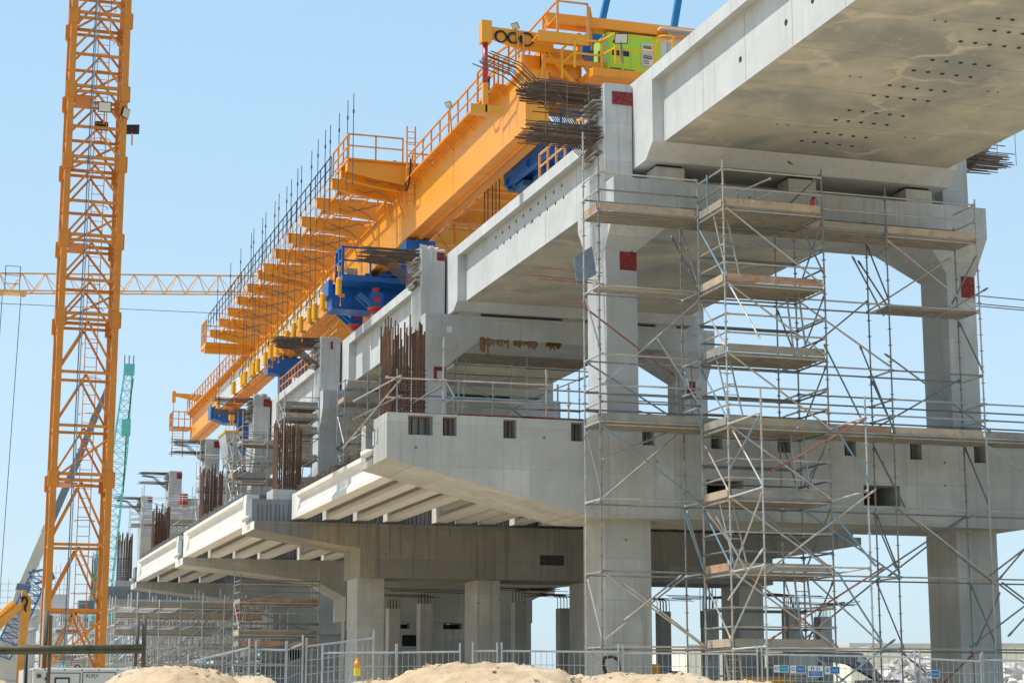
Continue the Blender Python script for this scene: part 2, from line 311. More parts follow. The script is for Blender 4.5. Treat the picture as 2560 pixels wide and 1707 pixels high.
for k in range(NP):
    Y = PY(k); far = k > 0
    dx = 0 if k == 0 else -.58
    cbt, cbb, hb, st = (17.2, 16.2, 15.15, 20.42) if k == 0 else (16.87, 15.92, 14.92, 19.72)
    xl0, xl1 = 19.37+dx, 20.4+dx+(.09 if far else 0); xr0, xr1 = (31.1, 32.15) if k == 0 else (30.2, 31.35)
    Yf, Yb, Yc = Y-.82, Y+2.47, Y+1.65
    lab = ['nearest concrete pier with two upper columns, wrapped in the tall scaffold tower', 'second concrete pier, its crossbeam streaked with rust and a red square on the left column',
           'third concrete pier, behind the second rebar column cage and a deck scaffold', 'fourth concrete pier, its head beside the dark blue gantry crosshead',
           'fifth concrete pier, by the far end of the yellow gantry where the concrete segment hangs', 'sixth concrete pier, bare column head against the sky with a red square',
           'farthest concrete pier with bare head, where the worker in orange sits'][k]
    root = thing('bridge_pier', (25.8+dx, Y, 0), lab, 'bridge pier', 'concrete piers of the viaduct'); piers.append(root)
    # upper columns and their heads
    ltop = 9.67 if k == 0 else 9.2
    for a, b in ((xl0, xl1), (xr0, xr1)):
        MB().box(a, b, Y, Yc, ltop-.02, hb+.02).build('column', 'conc', root, bevel=.02)
        hd = MB().box(a+.01, b-.1, Y+.01, Yc-.01, cbt-.02, st).build('column_head', 'conc', root, bevel=.02)
        s = -1 if a < 25 else 1
        if k == 0 or s < 0 or k < 3: starter_fan(root, a+.01 if s < 0 else b-.1, Y, Yc, st-.02 if s < 0 else st+.1, st-1.75 if s < 0 else st-1.35, k, s, 2.4 if k != 0 or s < 0 else 1.9, 1.0 if k < 3 else .5)
    # crossbeam with flared haunches
    mb = MB().box(xl0-.01, xr1+.01, Yf, Yb, cbb, cbt)
    mb.hull([(x, y, cbb+.01) for x in (xl0-.01, xl1+1.25) for y in (Yf, Yb)]+[(x, y, hb) for x in (xl0-.01, xl1+.01) for y in (Y-.01, Yc+.01)])
    mb.hull([(x, y, cbb+.01) for x in (xr1+.01, xr0-1.25) for y in (Yf, Yb)]+[(x, y, hb) for x in (xr1+.01, xr0-.01) for y in (Y-.01, Yc+.01)])
    cb = mb.build('crossbeam', 'conc', root)
    # bearing plinths
    for px in (20.75, 25.2, 29.3):
        for yy, dz in ((Yf+.05, .0), (Yb-.85, -.05)):
            q = MB().box(px+dx, px+dx+.95, yy, yy+.78, cbt-.01, cbt+.44+dz).build('bearing_plinth', 'conc_low', root, bevel=.015)
            MB().box(px+dx+.08, px+dx+.87, yy+.08, yy+.7, cbt+.43+dz, cbt+.53+dz).build('bearing_pad', 'black', q)
    # red paint squares
    rnd = random.Random(k)
    def patch(x0, x1, z0, z1, y=Y-.012):
        MB().box(x0, x1, y, y+.008, z0, z1).build('painted_square', 'red', root)
    if k == 0: patch(19.64, 20.31, 19.75, 20.17); patch(19.83, 20.38, 14.5, 15.08, Y-.014); patch(31.62, 32.1, 14.4, 15.1, Y-.014)
    elif k == 1: patch(xl1-.45, xl1-.12, 19.25, 19.6); patch(xl1-.55, xl1-.05, 14.25, 14.85); MB().box(xl1-.42, xl1-.17, Y-.016, Y-.0125, 14.38, 14.68).build('bare_patch', 'conc', root); patch(xr0+.2, xr0+.6, 14.2, 14.8)
    elif k == 2: patch(xl0+.5, xl0+.62, 19.1, 19.5)
    else: patch(xl1-.52, xl1-.09, st-.62, st-.15)
    if k == 1:
        MB().box(at(1117, 815, Yf).x, at(1131, 815, Yf).x, Yf-.012, Yf-.002, at(1117, 830, Yf).z, at(1117, 815, Yf).z).build('white_notice', 'sign', root)
        # rust stains bleeding down the crossbeam edge
        mb = MB(); rr = random.Random(5)
        for (xa, xb) in ((1201, 1270), (1285, 1342), (1365, 1402)):
            for i in range(16):
                p = at(xa+(xb-xa)*i/15, 850, Yf); h = rr.uniform(.05, .2)*(2.2 if xa == 1201 and i < 5 else 1)
                mb.box(p.x-.02, p.x+.02+rr.uniform(0, .03), Yf+.0, Yf+.012, cbb-h*1.3-.05, cbb-.003); mb.box(p.x-.035, p.x+.045, Yf-.006, Yf-.002, cbb-.012, cbb+h*.25)
        mb.build('rust_stain', mat('rust_stain', (.19, .10, .04), .9, var=.3, scale=8), root)
    # ---------------- lower pier cap and its columns
    if k == 0:
        bx0, bx1 = 12.4, 39.2
        pr = lambda x: 8.36-(x-12.4)*(8.36-6.88)/6.1 if x < 18.5 else 6.88 if x < 33 else 6.88+(x-33)*(8.36-6.88)/6.2
        holes = [(13.02, 13.75, 9.05, 9.61), (14.04, 14.46, 9.06, 9.61), (15.86, 16.26, 9.06, 9.61), (17.93, 18.32, 9.06, 9.61), (20.16, 20.55, 9.03, 9.61), (22.36, 22.75, 9.01, 9.61), (24.55, 24.98, 8.99, 9.61), (26.79, 27.19, 8.97, 9.61), (29.05, 29.46, 8.94, 9.61), (31.3, 31.72, 8.92, 9.61), (33.6, 34.0, 8.92, 9.61), (27.4, 28.65, 7.47, 8.1), (22.2, 23.4, 7.5, 8.08)]
        mb = MB(); holed_front(mb, bx0, bx1, pr, lambda x: 9.67, 51.25, 51.8, holes, (18.5, 33))
        holed_front(mb, bx0, bx1, pr, lambda x: 9.67, 51.8, 52.9, [(27.4, 28.65, 7.47, 8.1), (22.2, 23.4, 7.5, 8.08)], (18.5, 33))
        holed_front(mb, bx0, bx1, pr, lambda x: 8.55, 52.9, 54.47, [(27.4, 28.65, 7.47, 8.1), (22.2, 23.4, 7.5, 8.08)], (18.5, 33))
        mb.box(bx0, 39.2, 53.9, 54.47, 8.54, 9.66); cap = mb.build('cap_beam', 'conc_low', root)
        MB().box(27.3, 28.75, 54.2, 54.45, 7.4, 8.2).build('opening_shade_back', 'black', cap)  # black plug stands in for the shade deep inside the opening
        MB().box(22.1, 23.5, 54.2, 54.45, 7.4, 8.2).build('opening_shade_back', 'black', cap)
        for h in holes[:-2]:
            mb = MB()
            for j in range(3 if h[1]-h[0] > .6 else 2):
                x = h[0]+(h[1]-h[0])*(.28+.28*j if h[1]-h[0] > .6 else .35+.3*j); mb.tube((x, 51.66, h[2]), (x+.01, 51.68, 9.66), .022, 5)
            mb.build('pocket_bars', 'rust', cap)
        mb = MB(); rr = random.Random(3)
        for i in range(34):
            x = 12.9+i*.17*1.15; mb.box(x, x+rr.uniform(.4, 1.3), 51.2+rr.uniform(0, .5), 52.2+rr.uniform(0, .5), 9.70+.012*(i % 4), 9.707+.012*(i % 4)+.008)
        mb.build('shutter_sheet', 'redtube', cap)
        mb = MB()
        for i in range(3): mb.tube((12.45, 53.0+.28*i, 8.75), (12.2, 53.0+.28*i, 8.7), .08, 10, .11)
        mb.build('drain_collar', 'white', cap, smooth=True)
        MB().box(12.37, 12.398, 52.35, 52.55, 8.95, 9.35).box(12.37, 12.398, 52.7, 52.9, 8.9, 9.3).build('anchor_recess', 'grey', cap)
        mb = MB(); rr = random.Random(9)
        for i in range(6):
            y = 52.4+.25*i; mb.path([(12.5, y, 9.2), (12.15, y+.1, 9.35+rr.uniform(0, .2)), (11.95, y+.25, 9.75+rr.uniform(0, .4)), (11.9+rr.uniform(-.1, .1), y+.4, 10.2)], .009, 4)
        mb.build('loose_bars', 'rust', cap)
        for a, b in ((19.23, 20.7), (31.0, 32.45)): MB().box(a, b, 52.02, 53.9, 0, 6.9).build('column', 'conc_low', root, bevel=.02)
        bar_cage(root, 12.95, 13.95, 53.0, 54.4, 9.4, 12.95, seed=k)
        MB().box(13.0, 15.0, 53.0, 54.6, 9.6, 9.95).build('kicker', 'conc', root)
    else:
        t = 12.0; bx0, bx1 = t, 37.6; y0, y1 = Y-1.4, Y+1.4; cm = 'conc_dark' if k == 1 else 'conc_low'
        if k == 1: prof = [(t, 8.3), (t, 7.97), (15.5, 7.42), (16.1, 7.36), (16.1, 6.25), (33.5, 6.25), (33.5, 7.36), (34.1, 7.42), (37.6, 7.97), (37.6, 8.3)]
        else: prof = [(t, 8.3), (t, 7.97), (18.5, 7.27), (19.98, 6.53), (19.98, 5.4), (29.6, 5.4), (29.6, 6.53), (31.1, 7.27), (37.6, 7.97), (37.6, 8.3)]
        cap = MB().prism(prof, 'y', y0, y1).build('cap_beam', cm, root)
        MB().prism([(t, 8.29), (37.6, 8.29), (37.6, 9.2), (t, 9.2)], 'y', y0+.7, y1-.7).build('beam_upstand', 'conc_block', cap)
        mb = MB()
        for i in range(150):
            x = t+.25+i*.165
            if x < 37.4: mb.tube((x, y0+.69, 8.35), (x+random.uniform(-.03, .03), y0+.69, 9.0), .012, 4)
        mb.build('upstand_bars', 'rustdark', cap)
        MB().prism([(t-.004, 7.98), (t-.004, 8.29), (t-.02, 8.29), (t-.02, 7.98)], 'y', y0+.02, y1-.02).build('end_face', 'white', cap)
        mb = MB()
        for i in range(3): mb.tube((t-.02, y0+1.0+.3*i, 8.5), (t-.22, y0+1.0+.3*i, 8.45), .08, 10, .11)
        mb.build('drain_collar', 'white', cap, smooth=True)
        if k == 1:
            for a, b in ((16.12, 17.2), (20.95, 21.9), (25.4, 26.4), (32.15, 33.25)): MB().box(a, b, Y-.95, Y+.85, 0, 6.26).build('column', 'conc_low', root, bevel=.02)
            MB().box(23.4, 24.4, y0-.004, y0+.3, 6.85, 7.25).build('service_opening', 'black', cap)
        elif k == 2:
            hl = [(22.2, 23.3, 5.05, 5.35), (25.0, 26.0, 5.05, 5.35), (20.05, 20.7, 4.35, 4.95), (22.9, 24.1, 4.2, 4.75)]
            mb = MB(); holed_front(mb, 19.98, 29.6, lambda x: 0, lambda x: 5.41, Y-1.2, Y-.5, hl)
            mb.build('pier_wall', 'conc_low', root); MB().box(20.08, 29.5, Y-.49, Y-.3, 0, 5.3).build('wall_shade_back', 'black', root)  # added black sheet gives the wall openings their shade
        elif k == 3:
            wx = at(655, 1600, Y=Y-1.2).x; mb = MB(); holed_front(mb, wx, 29.6, lambda x: 0, lambda x: 5.41, Y-1.2, Y-.5, [(wx+1.6, wx+2.4, 3.9, 4.5)])
            mb.build('pier_wall', 'conc_low', root); MB().box(wx+.05, 29.5, Y-.49, Y-.3, 0, 5.3).build('wall_shade_back', 'black', root)  # same added black sheet, painting the shade behind the opening
        else:
            for a, b in ((20.0, 21.2), (28.4, 29.58)): MB().box(a, b, Y-.95, Y+.85, 0, 5.42).build('column', 'conc_low', root)
        if k < 6:
            bar_cage(root, 13.0, 13.9, Y-.5, Y+.5, 9.3, 12.4+(.6 if k > 1 else 0), seed=k, ties=k > 1)
            MB().box(12.8, 14.2, Y-.68, Y+.68, 9.19, 9.6).build('kicker', 'conc', root)
# ---------------------------------------------------------------- upper decks
def make_deck(k, Xp, zt, zs, zd, ya, yb, lab):
    """segmental deck; Xp fascia lip, zt top, zs soffit, zd end block underside; from ya (near) to yb (far)"""
    pw = Xp+.36; W = 10.4; lip = zt-.42; R_ = Xp+W
    root = thing('deck_span', (Xp+W/2, ya, zs), lab, 'bridge deck', 'precast upper deck spans')
    # body between end blocks
    e = 1.9; y0, y1 = ya+(0 if k == 0 else e), yb-2.25
    sof = MB().box(pw+.012, R_-.372, y0-.3, y1+.6, zs, zs+.3).build('soffit', 'soffit', root)
    mb = MB().prism([(pw, zs-.004), (pw, lip+.06), (Xp, lip), (Xp, zt), (R_, zt), (R_, lip), (R_-.36, lip+.06), (R_-.36, zs-.004), (R_-.38, zs-.004), (R_-.38, zt-.3), (pw+.02, zt-.3), (pw+.02, zs-.004)], 'y', y0, y1)
    mb.build('edge_beam', 'deck', root)
    mb = MB()
    for (a, b, c) in ((y1-.001, yb-1.65, yb),) + (() if k == 0 else ((y0+.001, ya+1.65, ya),)):
        s = 1 if c > a else -1
        MB().hull([(x, y, z) for x in (Xp, R_) for y, z in ((a, zt-.001), (a, zs), (b, zd), (c, zd), (c, zt-.001))]).build('end_block', 'deck', root)
    # segment joints as fine grooves filled dark
    mb = MB(); yy = y1-.15
    while yy > y0: mb.box(pw-.003, pw+.01, yy, yy+.012, zs+.01, lip); mb.box(Xp-.002, Xp+.01, yy+.1, yy+.11, lip, zt-.005); mb.box(pw+.02, R_-.3, yy, yy+.012, zs-.003, zs+.01); yy -= 3.3 if k else 2.9
    mb.build('segment_joint', 'conc_dark', root)
    return root, pw, y0, y1, lip
LABD = ['nearest deck span running overhead out of the top of the photo', 'second deck span with two rows of dark round holes in its side', 'third deck span below the big blue gantry support', 'fourth deck span behind the galvanised scaffold with grey platforms']
D0 = make_deck(0, 20.33, 20.51, 18.17, 17.73, 26.0, 52.75, LABD[0])
for k in (1, 2, 3):
    Dk = make_deck(k, 19.9, 19.56, 17.3, 17.0, PY(k-1)+.75, PY(k)+.7, LABD[k])
    if k == 1: D1 = Dk
# round holes
A = zf(1700, 0, 860/2349)
root, pw, y0, y1, lip = D0
mb = MB()
for (x, y) in ((905, 5), (724, 155), (412, 407)):
    p = at(*A(x, y), X=pw-.004); MB().disc(p, .085, 'x', .012).build('vent_hole', 'black', root)
mb = MB(); zs = 18.15
rows = [((1157, 756), (1523, 796)), ((1063, 822), (1412, 857)), ((925, 905), (1270, 942)), ((831, 964), (1175, 1000)), ((1725, 413), (2109, 453)), ((1597, 485), (1985, 530)), ((1432, 586), (1808, 629)), ((1323, 655), (1693, 694)), ((2173, 130), (2560, 170)), ((2051, 205), (2440, 246)), ((1917, 287), (2315, 331))]
for a, b in rows:
    for i in range(5):
        p = at(*A(a[0]+(b[0]-a[0])*i/4, a[1]+(b[1]-a[1])*i/4), Z=zs-.003); MB().disc(p, .056, 'z', .008).build('drain_hole', 'black', root)
mb = MB()
for (x, y) in ((665, 851), (735, 857), (1160, 523), (1232, 531), (1737, 142), (1814, 151), (1538, 941), (1600, 947), (2102, 626), (2170, 633)): mb.disc(at(*A(x, y), Z=zs-.003), .03, 'z', .008)
mb.build('anchor_hole', 'black', root)
root, pw, y0, y1, lip = D1; B = zf(900, 400, 640/2350); mb = MB()
for (x, y) in ((1853, 237), (1779, 297), (1705, 349), (1635, 403), (1566, 457), (1499, 514), (1434, 564), (1371, 621), (1309, 664), (1248, 712), (1870, 344), (1795, 397), (1720, 452), (1651, 506), (1581, 561), (1513, 612), (1447, 664), (1384, 715), (1322, 763), (1263, 808)): MB().disc(at(*B(x, y), X=pw-.004), .062, 'x', .012).build('vent_hole', 'black', root)
# ---------------------------------------------------------------- precast girders of the lower deck
def girder_mesh(W, H, y0, y1, tip=.9):
    """I section, local x 0..W, z 0..H"""
    mb = MB(); tf = .16; bf = .2; wt = .2
    c = W/2
    I = [(0, 0), (W, 0), (W, .17), (c+wt/2, .36), (c+wt/2, H-.26), (W, H-.15), (W, H), (0, H), (0, H-.15), (c-wt/2, H-.26), (c-wt/2, .36), (0, .17)]
    mb.prism(I, 'y', y0+tip, y1-tip)
    for a, b, cc in ((y0, y0+tip*.75, y0+tip+.01), (y1, y1-tip*.75, y1-tip-.01)):
        mb.prism([(0, 0), (W, 0), (W, H), (0, H)], 'y', min(a, b), max(a, b))
        ya, yb2 = (b, cc)
        mb.hull([(x, ya, z) for x in (0.001, W-.001) for z in (.001, H-.001)]+[(c-wt/2, yb2, .37), (c+wt/2, yb2, .37), (c-wt/2, yb2, H-.27), (c+wt/2, yb2, H-.27), (0.001, yb2, .001), (W-.001, yb2, .001), (W-.001, yb2, .16), (0.001, yb2, .16)])
    return mb
def place_girder(x, z, H, y0, y1, lab, W=.5, first=None):
    if first is None:
        r = thing('precast_girder', (0, 0, 0), lab, 'girder', 'white precast girders of the lower deck')
        b = girder_mesh(W, H, y0, y1).build('girder_body', 'white', r); r.location = (x, 0, z)
        return r
    r = copy_tree(first); r.location = (x, 0, z); r['label'] = lab; return r
spans = [(0, 8.42, .98, 54.0, 71.25, [13.52, 14.72, 15.93, 17.13, 19.1, 20.05, 21.0, 22.3, 23.5, 24.7, 25.9, 27.1, 28.4, 29.6, 30.8, 32.0]),
         (1, 8.31, 1.22, 73.0, 91.2, [12.05, 13.25, 14.45, 15.65, 17.6, 18.8, 20.0, 21.2]),
         (2, 8.31, 1.22, 93.0, 111.2, [12.05, 13.25, 14.45, 15.65])]
SPN = ['between the nearest and second piers', 'between the second and third piers', 'between the third and fourth piers', 'between the fourth and fifth piers', 'between the fifth and sixth piers']
for k, z, H, y0, y1, xs in spans:
    f = None
    for i, x in enumerate(xs):
        lab = ('outermost white I girder ' if i == 0 else ORD[i]+' white I girder from the left edge ')+SPN[k]
        r = place_girder(x, z, H, y0, y1, lab, first=f)
        f = f or r
    # slab formwork over the girders
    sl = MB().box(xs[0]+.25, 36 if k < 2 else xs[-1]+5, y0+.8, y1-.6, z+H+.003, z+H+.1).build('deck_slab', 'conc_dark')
    tag(sl, 'thin grey slab lying on the white girders '+SPN[k], 'slab', 'lower deck slabs')
    rnd = random.Random(k); mb = MB(); y = y0+.8
    while y < y1-.3:
        for j in range(2):
            x = xs[0]+.12+.2*j; h = rnd.uniform(.2, .34); lean = rnd.uniform(-.15, .15)
            mb.path([(x, y, z+H-.02), (x+lean*.3, y+lean, z+H+h), (x+.06, y+lean+.05, z+H+h*.8)], .011, 4)
        y += .13
    for q in range(3): mb.tube((xs[0]+.1+.1*q, y0+.5, z+H+.16+.05*q), (xs[0]+.1+.1*q, y1-.5, z+H+.16+.05*q), .012, 4)
    o = mb.build('stirrup_row', 'galvd' if k else 'rustdark'); tag(o, 'bent stirrup bars along the outer girder '+SPN[k], 'rebar', 'stirrups on the lower deck edge')
# ================================================================ launching gantry
def gtop(y): return 24.35-(y-62.4)*.35/88.6
GY0, GY1, GZ = 62.4, 150.8, 22.0
ga = thing('launching_gantry', (25.4, 106, 21.9), 'long yellow orange launching gantry spanning above the concrete decks', 'launching gantry')
RC = [0]
def railing(mb, p, q, h=1.1, step=1.5, r=.028, mid=True, toe=False):
    RC[0] += 1; r = r*(1+.05*(RC[0] % 7)); h = h+.004*(RC[0] % 5)
    p = Vector(p); q = Vector(q); n = max(1, round((q-p).length/step)); up = Vector((0, 0, h))
    for i in range(n+1): c = p.lerp(q, i/n); mb.bar(c, c+up, r*2, r*2)
    mb.bar(p+up, q+up, r*2, r*2)
    if mid: mb.bar(p+up*.52, q+up*.52, r*1.7, r*1.7)
    if toe: mb.bar(p+Vector((0, 0, .08)), q+Vector((0, 0, .08)), .02, .14)
    return mb
for gi, gx in enumerate((20.1, 29.7)):
    gw = 1.0
    mb = MB()
    for a, b in ((GY0, 72.2), (72.26, 86), (86.06, 101.5), (101.56, 118), (118.06, 134), (134.06, GY1)):
        ta, tb = gtop(a), gtop(b)
        vs = [(gx+x, y, z) for y, t in ((a, ta), (b, tb)) for x, z in ((0.06, GZ+.05), (gw-.06, GZ+.05), (gw-.06, t-.05), (.06, t-.05))]
        mb.add(vs, [(3, 2, 1, 0), (4, 5, 6, 7), (0, 1, 5, 4), (1, 2, 6, 5), (2, 3, 7, 6), (3, 0, 4, 7)])
    gird = mb.build('main_girder', 'yellow', ga)
    mb = MB().prism([(GY0, gtop(GY0)-.05), (GY1, gtop(GY1)-.05), (GY1, gtop(GY1)), (GY0, gtop(GY0))], 'x', gx-.06, gx+gw+.06)
    mb.build('top_flange', 'yellow', gird)
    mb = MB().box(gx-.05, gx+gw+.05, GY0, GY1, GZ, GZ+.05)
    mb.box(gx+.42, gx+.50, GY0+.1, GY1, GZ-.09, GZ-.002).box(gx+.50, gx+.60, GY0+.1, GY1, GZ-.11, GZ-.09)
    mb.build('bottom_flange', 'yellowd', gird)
    if gi == 0:
        mb = MB(); y = GY0+.4
        while y < 100: mb.box(gx+.535, gx+.575, y, y+.09, GZ-.118, GZ-.112); y += .19
        mb.build('rack_holes', 'rustdark', gird)
    # walkway and railing along the outer top edge
    sx = -1 if gi == 0 else 1; ex = gx if gi == 0 else gx+gw
    segs = ((64.5, 78.4), (121.5, 149.8)) if gi == 0 else ((63, 149.8),)
    for a, b in segs + (((82.5, 84.0),) if gi == 0 else ()):
        x = ex+sx*.36
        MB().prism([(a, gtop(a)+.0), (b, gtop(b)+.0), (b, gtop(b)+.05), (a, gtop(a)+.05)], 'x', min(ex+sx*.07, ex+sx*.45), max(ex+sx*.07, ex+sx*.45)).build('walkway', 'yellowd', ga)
        mb = railing(MB(), (x, a, gtop(a)+.05), (x, b, gtop(b)+.05), 1.1, 1.45, .03, toe=True)
        if gi == 0: railing(mb, (gx+gw-.1, a, gtop(a)+.01), (gx+gw-.1, b, gtop(b)+.01), 1.1, 1.45, .025)
        mb.build('railing', 'rail', ga)
        y = a+.3
        while y < b and gi == 0: MB().bar((ex, y, gtop(y)-.3), (x, y, gtop(y)), .05, .05).build('walkway_bracket', 'yellowd', ga); y += 1.45
# transverse bracket beams over the girders
TB = [78.9, 80.2, 82.05, 85.6, 89.3, 92.85, 96.45, 100.0, 101.8, 105.4, 109.0, 112.5, 116.0, 119.8]
for i, y in enumerate(TB):
    mb = MB(); zt = 25.12
    for a, b in ((y-.16, y-.02+.18),):
        mb.prism([(17.1, zt), (17.1, zt-.4), (18.6, zt-.68), (20.2, zt-.85), (30.6, zt-.85), (32.2, zt-.68), (33.7, zt-.4), (33.7, zt)], 'y', y-.14, y+.14)
    mb.box(17.05, 33.75, y-.2, y+.2, zt+.001, zt+.035); mb.box(17.09, 17.13, y-.2, y+.2, zt-.44, zt-.001)
    b = mb.build('bracket_beam', 'yellow', ga)
    mb = MB()
    for x in (20.25, 29.85): mb.box(x, x+.22, y-.18, y+.18, gtop(y)-.02, zt-.83).box(x+.5, x+.68, y-.18, y+.18, gtop(y)-.02, zt-.83)
    mb.build('post', 'yellow', b)
for a, b in ((79, 101), (101, 120)):
    mb = MB()
    for x in (17.75, 18.15): mb.box(x, x+.1, a, b, 24.95, 25.08)
    for x in (23.5, 27.0): mb.box(x, x+.2, a, b, 24.2, 24.48)
    y = a+.6
    while y < b: mb.box(17.6, 18.3, y, y+.5, 24.86, 24.947); y += 3.6
    mb.build('rod_runway', 'yellowd', ga)
railing(MB(), (17.02, 81.9, 25.14), (17.02, 120.2, 25.14), 1.05, 1.2, .018).build('railing', 'rubber', ga)
railing(MB(), (17.75, 81.9, 25.2), (17.75, 120.2, 25.2), 1.05, 1.2, .018).build('railing', 'rail', ga)
for i, (ya, yb) in enumerate(zip(TB[1:], TB[2:])):      # open gratings, ties and struts between the bracket beams
    mb = MB()
    for q in range(6): mb.box(18.45, 19.35, ya+.35+(yb-ya-.7)*q/6, ya+.35+(yb-ya-.7)*q/6+.1, 25.0, 25.05)
    for x in (18.45, 19.3): mb.box(x, x+.06, ya+.2, yb-.2, 24.93, 24.999)
    mb.build('grating', 'yellowd', ga)
    mb = MB(); mb.bar((19.75, ya+.3, 24.4), (19.95, ya-.5, 22.9), .06, .05); mb.build('slender_strut', 'yellow', ga)
    mb = MB().bar((20.3, ya+.2, gtop(ya)+.02), (20.3, yb-.2, 24.9), .1, .1); mb.build('diagonal_tie', 'yellowd', ga)
    mb = MB().path([(18.2, ya-.17, 24.7), (18.6, ya-.2, 24.55), (19.1, ya-.18, 24.72), (19.6, ya-.2, 24.5), (19.9, ya-.2, 24.2), (19.95, ya-.1, 23.8)], .018, 4); mb.build('cable', 'steelg', ga)
# platform at the near end of the brackets
MB().box(17.1, 20.6, 78.6, 81.2, 25.17, 25.24).build('platform', 'yellow', ga)
mb = MB(); railing(mb, (17.12, 78.65, 25.24), (19.6, 78.65, 25.24), 1.1, 1.2); railing(mb, (17.12, 78.65, 25.24), (17.12, 81.9, 25.24), 1.1, 1.2); railing(mb, (20.6, 80.8, 25.24), (23.5, 80.8, 25.24), 1.1, 1.2)
mb.ring((20.1, 78.65, 26.35), .5, .025, 'z', 10, -.3, math.pi*.7); mb.build('railing', 'rail', ga)
mb = MB(); x0 = 19.75
for x in (x0, x0+.38): mb.bar((x, 78.5, 23.3), (x, 78.5, 26.9), .06, .06)
for i in range(12): mb.bar((x0, 78.5, 23.45+.29*i), (x0+.38, 78.5, 23.45+.29*i), .03, .03)
mb.build('ladder', 'rail', ga)
MB().box(20.9, 29.9, 78.4, 79.0, 24.35, 25.1).build('end_beam', 'yellowd', ga)
# far lower end of the bracket run
MB().box(16.9, 20.2, 120.3, 122.6, 24.2, 24.45).box(16.9, 20.0, 120.6, 121.0, 23.8, 24.2).build('platform', 'yellow', ga)
mb = railing(MB(), (16.95, 120.5, 24.45), (16.95, 122.5, 24.45), 1.5, .6); railing(mb, (16.95, 122.5, 24.45), (19.5, 122.5, 24.45), 1.5, .8); mb.build('railing', 'rail', ga)
# cross frames between the two girders, seen from below
for y in (66.5, 74, 84, 95, 106, 118):
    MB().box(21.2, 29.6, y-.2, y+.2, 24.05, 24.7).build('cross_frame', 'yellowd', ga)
    mb = MB()
    for x in (22.3, 24.2, 26.5): mb.bar((x, y, 24.0), (x+.9, y-.3, 22.6), .07, .07); mb.bar((x+1.2, y, 24.0), (x+1.2, y-.2, 23.0), .09, .09)
    mb.build('hanging_braces', 'yellow', ga)
# near end frame, crane beam and hydraulic jib
Y0 = 62.4
MB().box(20.95, 31.2, Y0-.15, Y0+.3, 26.1, 26.56).build('crane_beam', 'yellow', ga)
MB().box(20.95, 31.2, Y0-.4, Y0-.152, 26.06, 26.1).build('crane_beam_flange', 'yellowd', ga)
mb = MB().prism([(18.75, 25.78), (18.75, 25.4), (19.8, 25.12), (21.2, 25.02), (21.2, 25.72)], 'y', Y0-.1, Y0+.15); mb.build('side_jib', 'yellow', ga)
MB().box(18.42, 18.8, Y0-.2, Y0+.22, 25.15, 25.97).build('jib_head', 'yellow', ga)
MB().tube((18.6, Y0, 25.16), (18.6, Y0, 23.62), .1, 12).build('jack_leg', 'redp', ga, smooth=True)
MB().box(18.5, 18.7, Y0-.1, Y0+.1, 22.75, 23.62).build('jack_leg_foot', 'yellow', ga)
MB().box(18.0, 19.25, Y0-.22, Y0-.18, 22.47, 22.75).box(18.0, 19.25, Y0-.22, Y0+.2, 22.43, 22.47).box(18.55, 18.62, Y0-.22, Y0+.2, 22.471, 22.75).build('jack_spreader', 'yellow', ga)
mb = MB()
for x, rr in ((19.15, .22), (19.62, .2), (20.15, .25)): mb.ring((x, Y0-.14, 25.42), rr, .028, 'y', 20); mb.ring((x+.02, Y0-.17, 25.4), rr*.93, .02, 'y', 16)
mb.build('hose_coil', 'rubber', ga)
# end tower under the crane beam
mb = MB().box(20.2, 21.1, Y0+.6, Y0+1.4, 24.3, 25.1).box(20.9, 22.3, Y0+.3, Y0+1.5, 24.25, 25.35)
mb.build('end_tower', 'yellow', ga)
mb = MB()
for x, z0, x1, z1 in ((20.95, 25.05, 22.15, 23.85), (20.92, 25.05, 20.7, 23.85), (22.3, 24.9, 23.2, 23.7), (23.6, 25.0, 22.9, 23.7), (24.6, 25.1, 25.6, 23.7)): mb.bar((x, Y0, z0), (x1, Y0, z1), .13, .13)
for x in (20.98, 22.4, 23.9, 25.2): mb.bar((x, Y0+.5, 23.6), (x, Y0+.5, 26.1), .16, .16)
mb.bar((20.9, Y0, 24.75), (27, Y0, 24.75), .16, .2); mb.bar((20.9, Y0+.1, 23.8), (29.7, Y0+.1, 23.8), .18, .25)
mb.build('end_truss', 'yellow', ga)
MB().box(20.3, 22.25, Y0-1.0, Y0-.25, 25.3, 25.36).box(20.3, 22.25, Y0-1.02, Y0-.98, 25.1, 25.5).build('platform', 'yellow', ga)
mb = railing(MB(), (21.06, Y0-1, 25.5), (22.22, Y0-1, 25.5), 1.2, 1.2, mid=False); railing(mb, (21.04, Y0-1, 25.5), (20.35, Y0+3.5, 24.6), 1.2, 1.2)
railing(mb, (22.4, Y0-.7, 25.4), (22.8, Y0+.2, 25.4), 1.3, .5); railing(mb, (19.3, Y0+1.2, 24.0), (20.0, Y0-.2, 24.4), 1.15, .8); railing(mb, (19.2, Y0+3, 23.9), (19.3, Y0+1.2, 24.0), 1.15, .8)
mb.build('railing', 'rail', ga)
MB().box(22.2, 27.5, Y0-1.6, Y0+2.6, 23.8, 24.1).build('machine_deck', 'yellowd', ga)
mb = railing(MB(), (21.7, Y0-1.0, 24.2), (22.75, Y0-1.0, 24.2), 1.1, 1.2); railing(mb, (22.75, Y0-1.0, 24.2), (22.95, Y0-1.9, 24.2), 1.15, 1); railing(mb, (23.15, Y0-1.9, 24.2), (24.45, Y0-1.9, 24.2), 1.1, 1.4)
railing(mb, (21.35, Y0-.6, 23.9), (21.7, Y0-1.0, 24.2), 1.1, 1)
